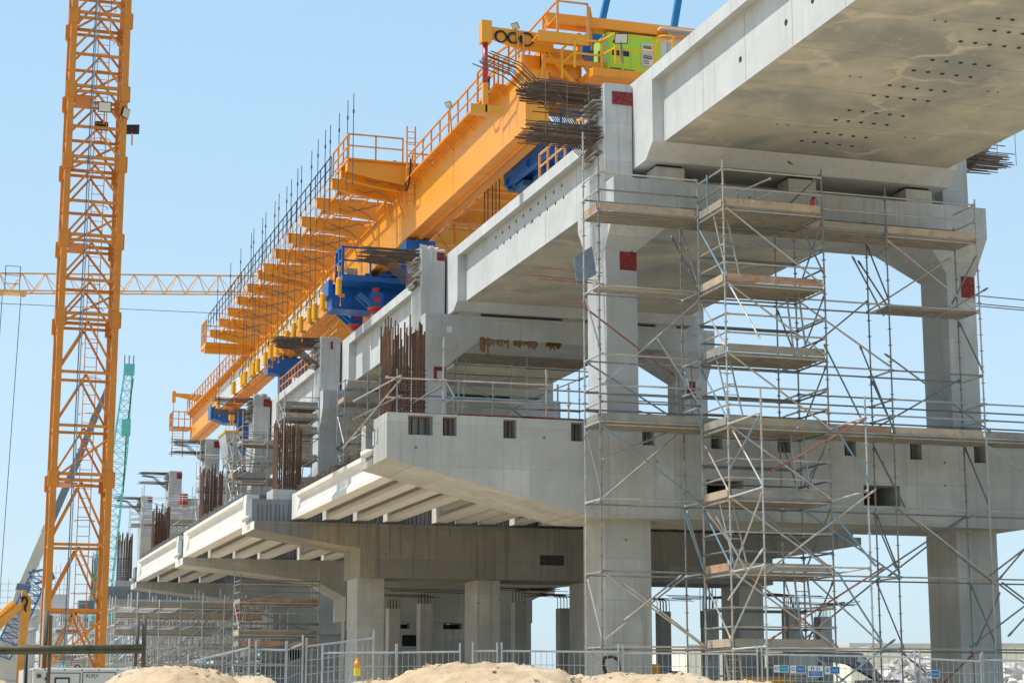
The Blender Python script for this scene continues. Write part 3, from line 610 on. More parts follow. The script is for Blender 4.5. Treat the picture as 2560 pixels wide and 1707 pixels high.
mb.ring((24.9, Y0-1.9, 25.35), .34, .03, 'z', 10, 0, math.pi*2); mb.bar((24.6, Y0-1.9, 24.2), (24.6, Y0-1.9, 25.35), .06); mb.bar((25.2, Y0-1.9, 24.2), (25.2, Y0-1.9, 25.35), .06)
mb.build('railing', 'jack', ga)
# white boards on the girder side
bd = MB().prism([(115.0, 22.25), (136.5, 22.25), (136.5, 23.85), (115.0, 23.85)], 'x', 20.085, 20.1).build('advert_board', 'sign', ga)
mb = MB()
for i in range(9):
    for j in range(4): mb.box(20.08, 20.084, 127+i*.85, 127.5+i*.85, 22.5+j*.3, 22.68+j*.3)
mb.box(20.08, 20.084, 120.5, 122.2, 22.9, 23.45); mb.build('printed_blocks', 'grey', bd)
MB().prism([(96.5, 22.9), (112, 22.9), (112, 23.9), (96.5, 23.9)], 'x', 20.085, 20.1).build('advert_board', 'sign', ga)
# far end: jib, ladder cage
Yf = 148.5
MB().prism([(18.6, 25.5), (18.6, 25.25), (20.4, 24.9), (20.9, 24.9), (20.9, 25.45)], 'y', Yf-.12, Yf+.12).box(18.35, 18.62, Yf-.15, Yf+.15, 24.75, 25.65).build('side_jib', 'yellow', ga)
MB().tube((18.48, Yf, 24.75), (18.48, Yf, 21.2), .03, 6).build('jack_leg', 'galv', ga)
mb = railing(MB(), (18.6, 149.6, 23.0), (18.6, 151.6, 23.0), 1.2, .5); railing(mb, (18.6, 149.6, 23.0), (20, 149.6, 23.0), 1.2, .5); mb.box(18.55, 20.1, 149.5, 151.6, 22.88, 22.99)
for x in (18.65, 19.5): mb.bar((x, 150, 20.6), (x, 150, 22.9), .07)
for i in range(9): mb.bar((18.65, 150, 20.8+.24*i), (19.5, 150, 20.8+.24*i), .03)
mb.build('ladder_cage', 'rail', ga)
# electrical hoses sagging on the bracket beams
for y in TB[3:]:
    pts = [Vector((18.6+t*.2, y-.16, 24.85-.12*math.sin(t*.65)+.04*math.sin(t*2.1))) for t in range(9)]; MB().path(pts, .02, 4).build('cable', 'steelg', ga)
for yy in (65.5, 77.5):
    MB().path([(19.68, yy, 25.1), (19.66, yy, 24.4), (19.66, yy+.3, 23.95), (19.7, yy+.8, 23.85), (19.72, yy+1.1, 24.3)], .045, 5).build('cable', 'rubber', ga)
def floodlight(p, aim, lab, size=.3, pole=None, group='small floodlights on the yellow gantry', parent_m='rail'):
    r = thing('floodlight', p, lab, 'floodlight', group); p = Vector(p); a = Vector(aim).normalized(); s = a.cross(Vector((0, 0, 1))).normalized(); u = s.cross(a)
    vs = [p + s*x*size*.5 + u*z*size*.4 + a*d for d, k in ((-.12*size*2, .7), (.0, 1)) for x, z in ((-k, -k), (k, -k), (k, k), (-k, k))]
    MB().add(vs, [(3, 2, 1, 0), (4, 5, 6, 7), (0, 1, 5, 4), (1, 2, 6, 5), (2, 3, 7, 6), (3, 0, 4, 7)]).build('housing', 'black', r)
    vs = [p + s*x*size*.43 + u*z*size*.33 + a*.006 for x, z in ((-1, -1), (1, -1), (1, 1), (-1, 1))]
    MB().add(vs, [(0, 1, 2, 3)]).build('lens', 'lamp', r)
    if pole: MB().bar(p-a*size*.2, Vector(pole), .05, .05).build('bracket', parent_m, r)
    return r
for (px, py, y, lab) in ((1121, 262, 70.6, 'small floodlight on a post midway along the gantry railing, above the bare yellow girder'), (1288, 66, 62.2, 'small floodlight above the side jib at the near end of the gantry'), (547, 1088-140, 140, 'small floodlight on the far railing just past the second side jib'), (585, 903, 131, 'small floodlight at the top of the far railing by the brackets'), (985, 409, 81, 'small floodlight over the ladder at the near end of the brackets'), (470, 993, 150, 'small floodlight beside the far end ladder cage')):
    q = at(px, py, Y=y); floodlight(q, (-.8, -.5, -.7), lab, .32, q+Vector((.15, 0, -1.2)))
q = at(1553, 97, Y=60.3); floodlight(q, (-.2, -.8, -.6), 'large floodlight in front of the lime green generator', .5, q+Vector((.1, .1, -.9)), parent_m='galvd')
# hanger rods rising above the brackets
RY = [78.1, 79.3, 81.1, 83.05, 84.2, 85.9, 87.45, 90.0, 91.0, 92.7, 93.95, 96.2, 97.4, 100.2, 101.2, 104.1, 104.9, 108.6, 112.4, 117.6]
rod0 = None
for i, y in enumerate(RY):
    lab = ['tallest and nearest', 'second tallest'][i] + ' thin black hanger rod rising above the bracket platform' if i < 2 else ORD[i]+' black hanger rod from the near end, rising above the gantry brackets'
    if rod0 is None:
        r = rod0 = thing('hanger_rod', (0, 0, 0), lab, 'rod', 'black hanger rods above the gantry')
        MB().tube((0, 0, 23.9), (0, 0, 28.1), .019, 6).build('bar', 'rodg', r)
        MB().tube((0, 0, 27.2), (0, 0, 27.36), .042, 8).build('coupler', 'rodg', r)
    else: r = copy_tree(rod0)
    r.location = (17.2, y, random.uniform(-.12, .1)); r['label'] = lab
# hanging yellow jacks
JY = [82.5, 86.1, 88.0, 89.3, 91.5, 93.3, 95.2, 96.7, 98.0, 99.9, 101.6, 104.0, 105.4, 106.2, 108.3, 109.3, 112.6, 118.7]
j0 = None
for i, y in enumerate(JY):
    lab = ORD[i]+' yellow cylinder jack from the near end, hanging below the gantry brackets'
    if j0 is None:
        r = j0 = thing('hanging_jack', (0, 0, 0), lab, 'jack', 'yellow cylinder jacks hanging from the gantry')
        MB().tube((0, 0, 19.82), (0, 0, 20.56), .14, 14).tube((0, 0, 20.56), (0, 0, 20.62), .14, 14, .09).build('cylinder', 'jack', r, smooth=False)
        MB().tube((.0, 0, 21.15), (0, 0, 24.7), .017, 6).build('rod', 'rustdark', r)
        MB().box(-.07, .07, -.06, .06, 20.9, 21.2).tube((0, 0, 20.6), (0, 0, 20.95), .03, 6).build('clevis', 'jack', r)
        MB().path([(-.05, 0, 20.95), (-.16, 0, 20.75), (-.17, 0, 20.4)], .02, 4).build('hose', 'rubber', r)
        MB().tube((.12, .1, 19.4), (.12, .1, 20.2), .018, 5).box(.06, .3, .05, .15, 19.75, 19.9).tube((.12, .1, 19.32), (.12, .1, 19.42), .035, 5).build('tie_end', 'rail', r)
    else: r = copy_tree(j0)
    r.location = (17.6, y, random.uniform(-.06, .06)); r['label'] = lab
# blue gantry supports standing on the deck
s1 = thing('gantry_support', (25.4, 88.5, 19.57), 'large blue gantry support with red flanged feet standing on the third deck span', 'gantry support', 'blue gantry supports')
MB().box(18.42, 33.2, 87.9, 89.1, 20.36, 21.46).build('crosshead', 'blue', s1)
mb = MB().box(18.2, 18.42, 87.7, 89.3, 20.95, 21.7).box(18.42, 33, 87.75, 89.25, 21.46, 21.52).box(18.42, 33, 87.75, 89.25, 20.3, 20.358)
for x in (19.4, 20.6, 22, 24): mb.box(x, x+.05, 87.82, 87.9, 20.37, 21.45)
mb.build('stiffeners', 'blue', s1)
MB().box(18.5, 33, 85.9, 87.5, 21.34, 21.62).build('working_platform', 'blue', s1)
mb = railing(MB(), (18.52, 85.95, 21.62), (22.6, 85.95, 21.62), 1.35, 1.5, .035); railing(mb, (18.52, 85.95, 21.62), (18.52, 87.4, 21.62), 1.35, .7, .05); mb.build('railing', 'blue', s1)
for fx, fy in ((20.25, 86.3), (20.25, 90.7), (30.3, 86.3), (30.3, 90.7)):
    ft = MB().box(fx-.3, fx+.3, fy-.3, fy+.3, 20.15, 20.85).build('foot_housing', 'blue', s1)
    MB().disc((fx, fy-.305, 20.5), .16, 'y', .03, 16).build('red_cap', 'redp', ft)
    MB().tube((fx, fy, 20.15), (fx, fy, 20.02), .42, 14, .36).tube((fx, fy, 20.02), (fx, fy, 19.86), .26, 14).tube((fx, fy, 19.86), (fx, fy, 19.8), .34, 14).build('red_flange', 'redp', ft); MB().tube((fx, fy, 20.85), (fx, fy, 21.1), .2, 12).build('red_collar', 'redp', ft)
    MB().tube((fx, fy, 19.565), (fx, fy, 19.8), .2, 12, .28).build('screw_base', 'conc_low', ft)
    for s in (-1, 1): MB().bar((fx-.9, fy+s*.3, 20.75), (fx-.25, fy+s*.3, 20.2), .09, .2).build('brace_plate', 'blued', ft)
MB().box(20.9, 21.9, 85.6, 86.9, 21.63, 22.1).hull([(22.0, y, z) for y in (85.7, 87.2) for z in (21.63, 21.9)]+[(20.2, y, 21.63) for y in (85.7, 87.2)]+[(21.4, y, 22.35) for y in (86, 87)]).build('roller_saddle', 'blue', s1)
mb = MB().box(19.9, 20.0, 87, 88.5, 21.6, 22.0).box(21.2, 21.3, 87, 88.5, 21.6, 22.0).box(19.9, 21.3, 87.9, 88.2, 21.52, 21.99); mb.build('roller_frame', 'blued', s1)
bx = MB().box(18.75, 19.3, 86.1, 86.5, 21.63, 21.98).build('carton', 'wood'); tag(bx, 'brown box standing on the platform of the large blue gantry support', 'box')
s2 = thing('gantry_support', (25.4, 134, 16.9), 'dark blue gantry crosshead on a leg at the far end, beside the hanging concrete segment', 'gantry support', 'blue gantry supports')
MB().prism([(19.3, 22.2), (19.42, 21.42), (20.2, 21.15), (33, 21.15), (33, 22.15)], 'y', 133.4, 134.6).build('crosshead', 'blue', s2)
MB().box(19.26, 19.33, 133.3, 134.7, 21.4, 22.35).box(19.5, 19.62, 133.3, 134.7, 21.38, 22.3).box(20.3, 31, 133.3, 134.7, 21.1, 21.148).build('stiffeners', 'blued', s2)
MB().box(21.3, 22.1, 133.5, 134.5, 16.9, 21.1).build('leg', 'blue', s2); MB().box(29.3, 30.1, 133.5, 134.5, 16.9, 21.1).build('leg', 'blue', s2)
s3 = thing('gantry_support', (25.4, 111, 19.57), 'small blue support under the gantry behind the fourth pier head', 'gantry support', 'blue gantry supports')
MB().box(19.3, 32, 110.4, 111.6, 20.9, 21.9).build('crosshead', 'blue', s3); MB().box(20.1, 20.8, 110.6, 111.4, 19.57, 20.9).build('leg', 'blue', s3); MB().box(29.8, 30.5, 110.6, 111.4, 19.57, 20.9).build('leg', 'blue', s3)
s4 = thing('gantry_support', (25.4, 79.8, 19.57), 'blue support tucked under the gantry behind the second pier head', 'gantry support', 'blue gantry supports')
MB().box(19.95, 21.3, 79.2, 80.4, 20.9, 21.85).box(29.4, 31, 79.2, 80.4, 20.9, 21.85).box(21.3, 29.4, 79.6, 80.0, 20.9, 21.1).build('crosshead', 'blue', s4); MB().box(20.2, 20.9, 79.4, 80.2, 19.57, 20.9).build('leg', 'blue', s4); MB().box(29.6, 30.3, 79.4, 80.2, 19.57, 20.9).build('leg', 'blue', s4)
# blue winch trolley between the girders
tr = thing('winch_trolley', (24, 67, 21.5), 'blue winch trolley under the gantry, seen from below above the second deck span', 'winch trolley')
MB().box(21.5, 26.5, 64.5, 69.5, 22.1, 22.35).build('frame', 'blue', tr)
mb = MB()
for y in (64.6, 66.5, 69.2): mb.box(21.5, 26.5, y, y+.25, 21.85, 22.099)
for x in (21.6, 23.2, 25.4): mb.box(x, x+.2, 64.5, 69.5, 21.8, 22.098)
mb.build('cross_members', 'blue', tr)
mb = MB().box(22.2, 23.0, 66.6, 67.8, 21.6, 21.86).box(23.6, 24.6, 67.6, 68.8, 21.55, 21.84).box(21.9, 22.8, 68.2, 69.2, 21.6, 21.84).tube((21.6, 69.3, 21.7), (25, 69.3, 21.7), .1, 8); mb.build('machinery', 'steelblue', tr)
MB().tube((23.6, 67.2, 21.72), (25, 67.2, 21.72), .2, 12).build('winch_drum', 'galvd', tr)
mb = railing(MB(), (22.2, 64.4, 22.35), (24.6, 64.4, 22.35), 1.15, .8, .035); mb.bar((24.6, 64.4, 22.0), (24.6, 64.4, 23.9), .1); mb.build('railing', 'blued', tr)
mb = MB()
for x in (21.6, 21.75, 21.95, 22.1, 22.25, 23.1, 23.25, 23.4, 23.6): mb.tube((x, 72.5, 20.2), (x, 72.5, 24.0), .025, 5)
mb.build('wire_rope', 'rustdark', tr)
# lime green generator and grey cabinet on the machine deck
g0 = at(1518, 79, Y=62.0); g1 = at(1518, 188, Y=62.0); gR = at(1652, 94, Y=62.0)
gx0, gx1, gzt, gzb = g0.x, gR.x, g0.z, 24.12
gen = thing('generator', ((gx0+gx1)/2, 62.7, gzb), 'lime green generator canopy with danger signs at the near end of the gantry', 'generator')
MB().box(gx0, gx1, 62.0, 63.5, gzb+.12, gzt).build('canopy', 'lime', gen, bevel=.03)
MB().box(gx0+.02, gx1-.02, 62.03, 63.45, gzb, gzb+.119).build('base_frame', 'black', gen)
mb = MB().box(gx0+.08, gx0+.9, 61.985, 61.998, gzb+.35, gzt-.25).box(gx0+.93, gx1-.35, 61.985, 61.998, gzb+.35, gzt-.25).box(gx1-.32, gx1-.04, 61.985, 61.998, gzb+.35, gzt-.25); mb.build('door_panel', 'limel', gen)
mb = MB()
for i in range(7): mb.bar((gx0-.008, 62.5, gzt-.5-i*.09), (gx0-.008, 63.0, gzt-.5-i*.09), .015, .05)
mb.build('side_louvre', 'black', gen)
MB().box(gx0+.1, gx0+.55, 61.97, 61.984, gzb+.3, gzb+.46).box(gx0+.62, gx0+1.05, 61.97, 61.984, gzb+.28, gzb+.44).box(gx0+.18, gx0+.85, 61.97, 61.984, gzb+.95, gzb+1.15).build('vent_slot', 'black', gen)
MB().disc((gx0+.28, 61.975, gzt-.38), .07, 'y', .02, 14).build('exhaust_port', 'rust', gen)
sx = gx0+1.35
pl = MB().box(sx-.02, sx+.47, 61.96, 61.983, gzb+.62, gzb+1.55).build('sign_backing', 'grey', gen)
MB().box(sx+.03, sx+.42, 61.945, 61.959, gzb+1.15, gzb+1.48).build('danger_sign', 'sign', gen); MB().box(sx+.03, sx+.42, 61.945, 61.959, gzb+.68, gzb+1.08).build('danger_sign', 'sign', gen)
MB().box(sx+.06, sx+.39, 61.94, 61.944, gzb+1.32, gzb+1.44).build('sign_band', 'black', gen); MB().box(sx+.05, sx+.40, 61.94, 61.944, gzb+.92, gzb+1.06).build('sign_band', 'navy', gen)
text_mesh('DANGER', .1, (sx+.225, 61.936, gzb+1.38), (1, 0, 0), (0, 0, 1), 'ybox', gen); text_mesh('DANGER', .1, (sx+.225, 61.936, gzb+.99), (1, 0, 0), (0, 0, 1), 'sign', gen)
text_mesh('GG', .16, (gx0+.35, 61.965, gzb+.18), (1, 0, 0), (0, 0, 1), 'sign', gen)
mb = MB()
for j in range(3): mb.box(sx+.06, sx+.28, 61.94, 61.944, gzb+.73+j*.055, gzb+.755+j*.055)
mb.build('sign_print', 'black', gen)
c0 = at(1669, 80, Y=62.2)
cab = thing('control_cabinet', (c0.x+.8, 62.8, 24.2), 'pale grey electrical cabinet with flat roof beside the lime green generator', 'cabinet')
MB().box(c0.x, c0.x+2.2, 62.2, 64, 24.2, c0.z).build('housing', 'grey', cab); MB().box(c0.x-.4, c0.x+2.4, 61.9, 64.2, c0.z+.002, c0.z+.06).build('roof', 'sign', cab)
MB().box(c0.x-.42, c0.x-.002, 62.25, 62.9, c0.z-1.25, c0.z-.08).build('cooling_unit', 'sign', cab); MB().box(c0.x-.43, c0.x-.421, 62.3, 62.85, c0.z-1.2, c0.z-.65).box(c0.x-.43, c0.x-.421, 62.3, 62.85, c0.z-.6, c0.z-.15).build('grille', 'black', cab)
# blue struts of the deck crane passing behind
st = thing('blue_winch_crane', (23, 64.5, 24.2), 'blue slewing crane with boom rising out of the photo left of the lime generator', 'crane', 'blue slender booms at the gantry end')
b0 = at(1495, 100, Y=64.5); b1 = at(1517, 0, Y=64.5); d = (b1-b0)
MB().box(b0.x-.75, b0.x+.15, 64.2, 65.0, b0.z-.75, b0.z-.1).box(b0.x-.55, b0.x-.1, 64.1, 65.1, b0.z-.2, b0.z+.15).build('slew_base', 'blue', st); MB().bar(b0, b0+d*2.4, .24, .22).bar(b0+Vector((.06, -.13, .3)), b0+d*2.4+Vector((.06, -.13, 0)), .06, .06).build('boom', 'blued', st)
st = thing('blue_boom', (26, 64.5, 24.2), 'second blue boom rising behind the pale grey cabinet roof', 'crane', 'blue slender booms at the gantry end')
b0 = at(1683, 80, Y=64.5); b1 = at(1696, 0, Y=64.5); d = b1-b0
MB().bar(b0-d*1.2, b0+d*2.4, .24, .22).build('boom', 'blued', st)
# hanging concrete segment
sg = thing('deck_segment', (22, 130, 17.6), 'grey concrete deck segment slung below the far end of the gantry', 'precast segment')
MB().prism([(19.6, 19.72), (20.55, 19.72), (20.5, 18.9), (20.75, 18.25), (21.4, 17.95), (25, 17.95), (25, 17.55), (20.3, 17.5), (19.95, 17.75)], 'y', 128.5, 131.5).build('shell', 'conc', sg)
MB().disc((20.15, 128.49, 18.9), .07, 'y', .02).disc((20.2, 128.49, 18.5), .07, 'y', .02).disc((20.3, 128.49, 18.1), .07, 'y', .02).build('duct_hole', 'black', sg)
MB().box(19.55, 20.9, 128.4, 131.6, 19.73, 19.86).build('lifting_beam', 'jack', sg)
mb = MB().box(20.05, 20.4, 129.6, 130.0, 20.8, 21.4)
for x in (19.65, 20.0, 20.5, 20.85): mb.bar((20.22, 129.8, 20.85), (x, 129.8, 19.86), .04)
mb.bar((20.1, 129.8, 21.4), (20.1, 129.8, 22.0), .04).bar((20.35, 129.8, 21.4), (20.35, 129.8, 22.0), .04); mb.build('sling', 'jack', sg)
# tarpaulins and rubble bags lying on two pier heads
for k, (x0, x1) in ((1, (18.85, 19.75)), (3, (18.85, 19.6))):
    mb = MB(); rr = random.Random(k)
    for i in range(9): 
        c = (x0+(x1-x0)*rr.random(), PY(k)+.1+1.4*rr.random(), 19.73); mb.hull([(c[0]+rr.uniform(-.22, .22), c[1]+rr.uniform(-.22, .22), c[2]+rr.uniform(0, .2)) for _ in range(12)]+[(c[0], c[1], c[2])])
    tag(mb.build('rubble_sheet', 'tarp'), 'crumpled white sheeting lying on the '+('second' if k == 1 else 'fourth')+' pier head', 'sheeting', 'white sheeting on pier heads')
# thin post-tensioning bars through the nearest pier
mb = MB(); mb2 = MB()
for i, (zz, y) in enumerate(((14.47, 52.4), (14.33, 52.9), (14.1, 52.3))): mb.tube((17.1+.1*i, y, zz), (19.4, y, zz-.03), .02, 5); mb2.tube((32.1, y, zz+.1), (34.9, y, zz+.05), .02, 5)
tag(mb.build('tie_bars', 'redtube'), 'three thin rusty tie bars poking out left of the nearest left column', 'tie bars'); tag(mb2.build('tie_bars', 'galvd'), 'three thin tie bars poking out right of the tall right column', 'tie bars')
sh = MB(); p = [at(*zf(1420, 560, 320/2352)(x, y), Y=52.3) for x, y in ((105, 625), (440, 405), (520, 930), (165, 1115))]
sh.add([q+Vector((0, d, 0)) for d in (0, .03) for q in p], [(3, 2, 1, 0), (4, 5, 6, 7), (0, 1, 5, 4), (1, 2, 6, 5), (2, 3, 7, 6), (3, 0, 4, 7)])
tag(sh.build('formwork_sheet', 'sheet'), 'loose blue grey formwork sheet hanging beside the nearest left column', 'formwork sheet')

for (ya, yb, zt, lab) in ((94, 110.5, 19.57, 'low orange edge railing along the fourth deck span behind the third pier head'), (55, 60.5, 19.57, 'orange edge railing on the second deck span just behind the nearest pier head'), (75, 79, 19.57, 'orange edge railing on the third deck span near the second pier head')):
    tag(railing(MB(), (20.05, ya, zt), (20.05, yb, zt), .95, .95, .03).build('edge_railing', 'rail'), lab, 'railing')
# ================================================================ scaffolds
class Scaf:
    def __init__(s, loc, label, group=None, limit=80, name='scaffold', n=6):
        s.root = thing(name, loc, label, 'scaffold', group); s.parts = {}; s.limit = limit; s.n = n; s.rnd = random.Random(label)
    def put(s, name, m, mb, size): s.parts.setdefault((name), []).append((size, m, mb))
    def std(s, x, y, z0, z1, m=None, ros=True, r=.028):
        m = m or s.rnd.choice(['galv', 'galv', 'galv', 'galvd']); mb = MB().tube((x, y, z0), (x+s.rnd.uniform(-.01, .01), y, z1), r, s.n)
        if ros:
            z = z0+.12
            while z < z1-.05: mb.disc((x, y, z), .07, 'z', .016, 6); z += .5
            z = z0+1.5
            while z < z1: mb.tube((x, y, z), (x, y, z+.16), .032, s.n); z += 2.0
        s.put('standard', m if s.n > 4 else s.pale(), mb, z1-z0); return s
    def pale(s): return s.rnd.choice(['tubel', 'tubel', 'galv'])
    def led(s, p, q, m=None, r=.027):
        m = m or s.rnd.choice(['galv', 'galv', 'galvd', 'galv']); p = Vector(p); q = Vector(q); mb = MB().tube(p, q, r, s.n)
        d = (q-p).normalized()
        if s.n > 4: mb.tube(p, p+d*.09, .042, 5).tube(q-d*.09, q, .042, 5)
        s.put('ledger', m if s.n > 4 else s.pale(), mb, (q-p).length); return s
    def brace(s, p, q, m=None):
        m = m or s.rnd.choice(['galv', 'galv', 'galvd', 'bluetube', 'galv']); p = Vector(p); q = Vector(q); mb = MB().tube(p, q, .027, s.n)
        s.put('brace', m if s.n > 4 else s.pale(), mb, (q-p).length)
        if s.n > 4:
            d = (q-p).normalized(); mb.tube(p+d*.06, p+d*.2, .038, 5).tube(q-d*.2, q-d*.06, .038, 5)
        return s
    def deck(s, x0, x1, y0, y1, z, toe='fl', m='plank', hatch=None):
        mb = MB(); n = max(2, int(round((y1-y0)/.3))); w = (y1-y0)/n
        for i in range(n):
            a = y0+i*w
            mb.box(x0+.03, x1-.03, a+.008, a+w-.008, z-.05, z)
            mb.box(x0+.03, x1-.03, a+.02, a+.035, z-.075, z-.051).box(x0+.03, x1-.03, a+w-.035, a+w-.02, z-.075, z-.051)
        s.put('deck', m, mb, (x1-x0))
        def board(p, q, h=.22, t=.03):
            b = MB().bar(Vector(p)+Vector((0, 0, h/2)), Vector(q)+Vector((0, 0, h/2)), t, h); s.put('toe_board', s.rnd.choice(['wood', 'plank', 'plank', 'woodr']), b, (Vector(q)-Vector(p)).length)
        if 'f' in toe: board((x0+.06, y0-.02, z+.01), (x1-.06, y0-.02, z+.01))
        if 'l' in toe: board((x0-.0, y0+.08, z+.01), (x0-.0, y1-.08, z+.01))
        if 'r' in toe: board((x1, y0+.08, z+.01), (x1, y1-.08, z+.01))
        if 'f' in toe: s.led((x0, y0-.0, z-.09), (x1, y0, z-.09))
        return s
    def ladder(s, p, q, w=.4, m='galv'):
        p = Vector(p); q = Vector(q); mb = MB(); a = Vector((w/2, 0, 0))
        mb.bar(p-a, q-a, .05, .03).bar(p+a, q+a, .05, .03); n = int((q-p).length/.3)
        for i in range(1, n): c = p.lerp(q, i/n); mb.tube(c-a, c+a, .014, 5)
        s.put('ladder', m, mb, 99); return s
    def rails(s, p, q, zs=(.55, 1.05), m=None):
        for z in zs: s.led(Vector(p)+Vector((0, 0, z)), Vector(q)+Vector((0, 0, z)), m)
        return s
    def finish(s):
        base = s.root.location
        for name, L in s.parts.items():
            L.sort(key=lambda t: -t[0])
            for sz, m, mb in L[:s.limit]: mb.build(name, m, s.root)
            rest = {}
            for sz, m, mb in L[s.limit:]: rest.setdefault('tubel' if m in ('galv', 'galvd', 'bluetube', 'redtube', 'tubel') else m, MB()).add(mb.v, mb.f)
            for m, mb in rest.items(): mb.build(name+'_bundle', m, s.root, kind='stuff')
        return s.root
GX = [18.18, 21.27, 24.38, 27.5, 30.63, 33.75]
YF, YB, YT, YO = 49.45, 50.72, 47.6, 46.2
LV = [3.1, 5.18, 7.22, 9.42, 11.35, 13.36, 15.6]
TZ = [3.06, 5.13, 7.17, 9.2, 11.27, 13.3, 15.5]
# --- facade scaffold along the nearest pier
f = Scaf((24.5, 50, 0), 'galvanised tube scaffold running across the front of the nearest pier cap', 'scaffolds around the bridge piers', 95)
for i, x in enumerate(GX):
    if i in (0,): f.std(x, YF, 0, 17.15); f.std(x, YB, 0, 18.3)
    elif i in (1, 2): f.std(x, YB, 0, 15.9 if i == 1 else 16.4, 'galvd')
    elif i in (3, 4): f.std(x, YF, 0, 17.1 if i == 3 else 16.9, 'galvd' if i == 3 else None); f.std(x, YB, 0, 16.3 if i == 4 else 15.6, 'galvd')
    else: f.std(x, YF, 0, 10.8); f.std(x, YB, 0, 10.9, 'galvd')
for i in range(5):
    a, b = GX[i], GX[i+1]; tow = i == 1
    for z in LV[:4]:
        f.led((a, YF, z), (b, YF, z)); f.led((a, YB, z-.05), (b, YB, z-.05), 'galvd')
    for z in LV[4:6]:
        if i < 4: f.led((a, YF, z), (b, YF, z)); f.led((a, YB, z), (b, YB, z), 'galvd')
    f.deck(a, b, YF+.05, YB-.05, LV[3], 'fl' if i == 0 else 'f', 'plank'); 
    f.rails((a, YF, LV[3]), (b, YF, LV[3]), (.55, 1.05)) if i != 1 else None
    f.rails((a, YB, LV[3]), (b, YB, LV[3]), (.5, 1.0), 'galvd')
    if i < 4:
        f.deck(a, b, YF+.05, YB-.05, LV[6], 'fl' if i == 0 else 'f')
        if i != 1: f.rails((a, YF, LV[6]), (b, YF, LV[6]), (.6, 1.12))
        f.rails((a, YB, LV[6]), (b, YB, LV[6]), (.6,), 'galvd')
for x in GX:
    for z in LV + [LV[3]+.55, LV[3]+1.05]:
        if x < 31 or z < 11: f.led((x, YF, z-.02), (x, YB, z-.02))
for z in (.6, 1.12): f.led((GX[0], YF, LV[6]+z), (GX[0], YB, LV[6]+z)); f.led((GX[4], YF, LV[6]+z), (GX[4], YB, LV[6]+z), 'galvd')
f.deck(GX[3], GX[4], YF+.1, YF+.9, LV[5], '', 'plank'); f.deck(GX[0], GX[0]+2.9, YF+.1, YF+.6, LV[5]-.02, 'l', 'galv')
# inclined braces in the plane of the facade
for (x0, z0, x1, z1, y, m) in ((GX[0], LV[3]-.1, GX[1], LV[2]-.1, YF, None), (GX[0]+.1, LV[2]-.2, GX[1]-.2, LV[3]-.1, YB, None), (GX[0], LV[1], GX[1], LV[0], YF, None), (GX[0]+.1, LV[0]-.1, GX[1], LV[1], YB, 'galv'),
    (GX[0]+.15, LV[3]+1.1, GX[1], LV[4]+1.75, YF, 'galv'), (GX[0]-.3, LV[5]-.2, GX[1]-.25, LV[4]-.3, YB, 'redtube'), (GX[0], LV[4], GX[1]-.2, LV[3]+.3, YB, None),
    (GX[3], LV[6]-.2, GX[4], LV[5]-.1, YF, 'galv'), (GX[3]-.1, LV[5], GX[4]-.2, LV[6]-.3, YB, None), (GX[2], LV[5], GX[3], LV[4]+.1, YF, None), (GX[2]+.1, LV[4], GX[3], LV[5]+.4, YB, 'galvd'),
    (GX[3]-.2, LV[4]+.5, GX[4]+.2, LV[3]+.2, YF, 'galvd'), (GX[3]-.2, LV[3]+.2, GX[4], LV[4]+.1, YB, 'galvd'), (GX[3], LV[2], GX[4], LV[1]-.1, YF, None), (GX[3]-.3, LV[1], GX[4], LV[2], YB, 'galvd'),
    (GX[4], LV[3]-.2, GX[5], LV[2], YF, None), (GX[4]-.1, LV[1]+.1, GX[5], LV[2]+.2, YF, 'galvd'), (GX[4], LV[1], GX[5], LV[0], YF, 'galvd'), (GX[4]-.1, LV[0]+.1, GX[5], LV[1]+.1, YB, None), (GX[3], LV[0]-.1, GX[4], .6, YF, 'redtube'), (GX[3]+.3, .7, GX[4], LV[0]-.1, YB, 'redtube'),
    (GX[2], LV[0], GX[3], .7, YF, None), (GX[2], LV[2]-.1, GX[3], LV[1], YF, None), (GX[2]+.2, LV[0], GX[3]+.1, LV[1]+.1, YB, 'galvd'), (GX[0], LV[0]-.1, GX[1], .6, YB, None)):
    f.brace((x0, y, z0), (x1, y, z1), m)
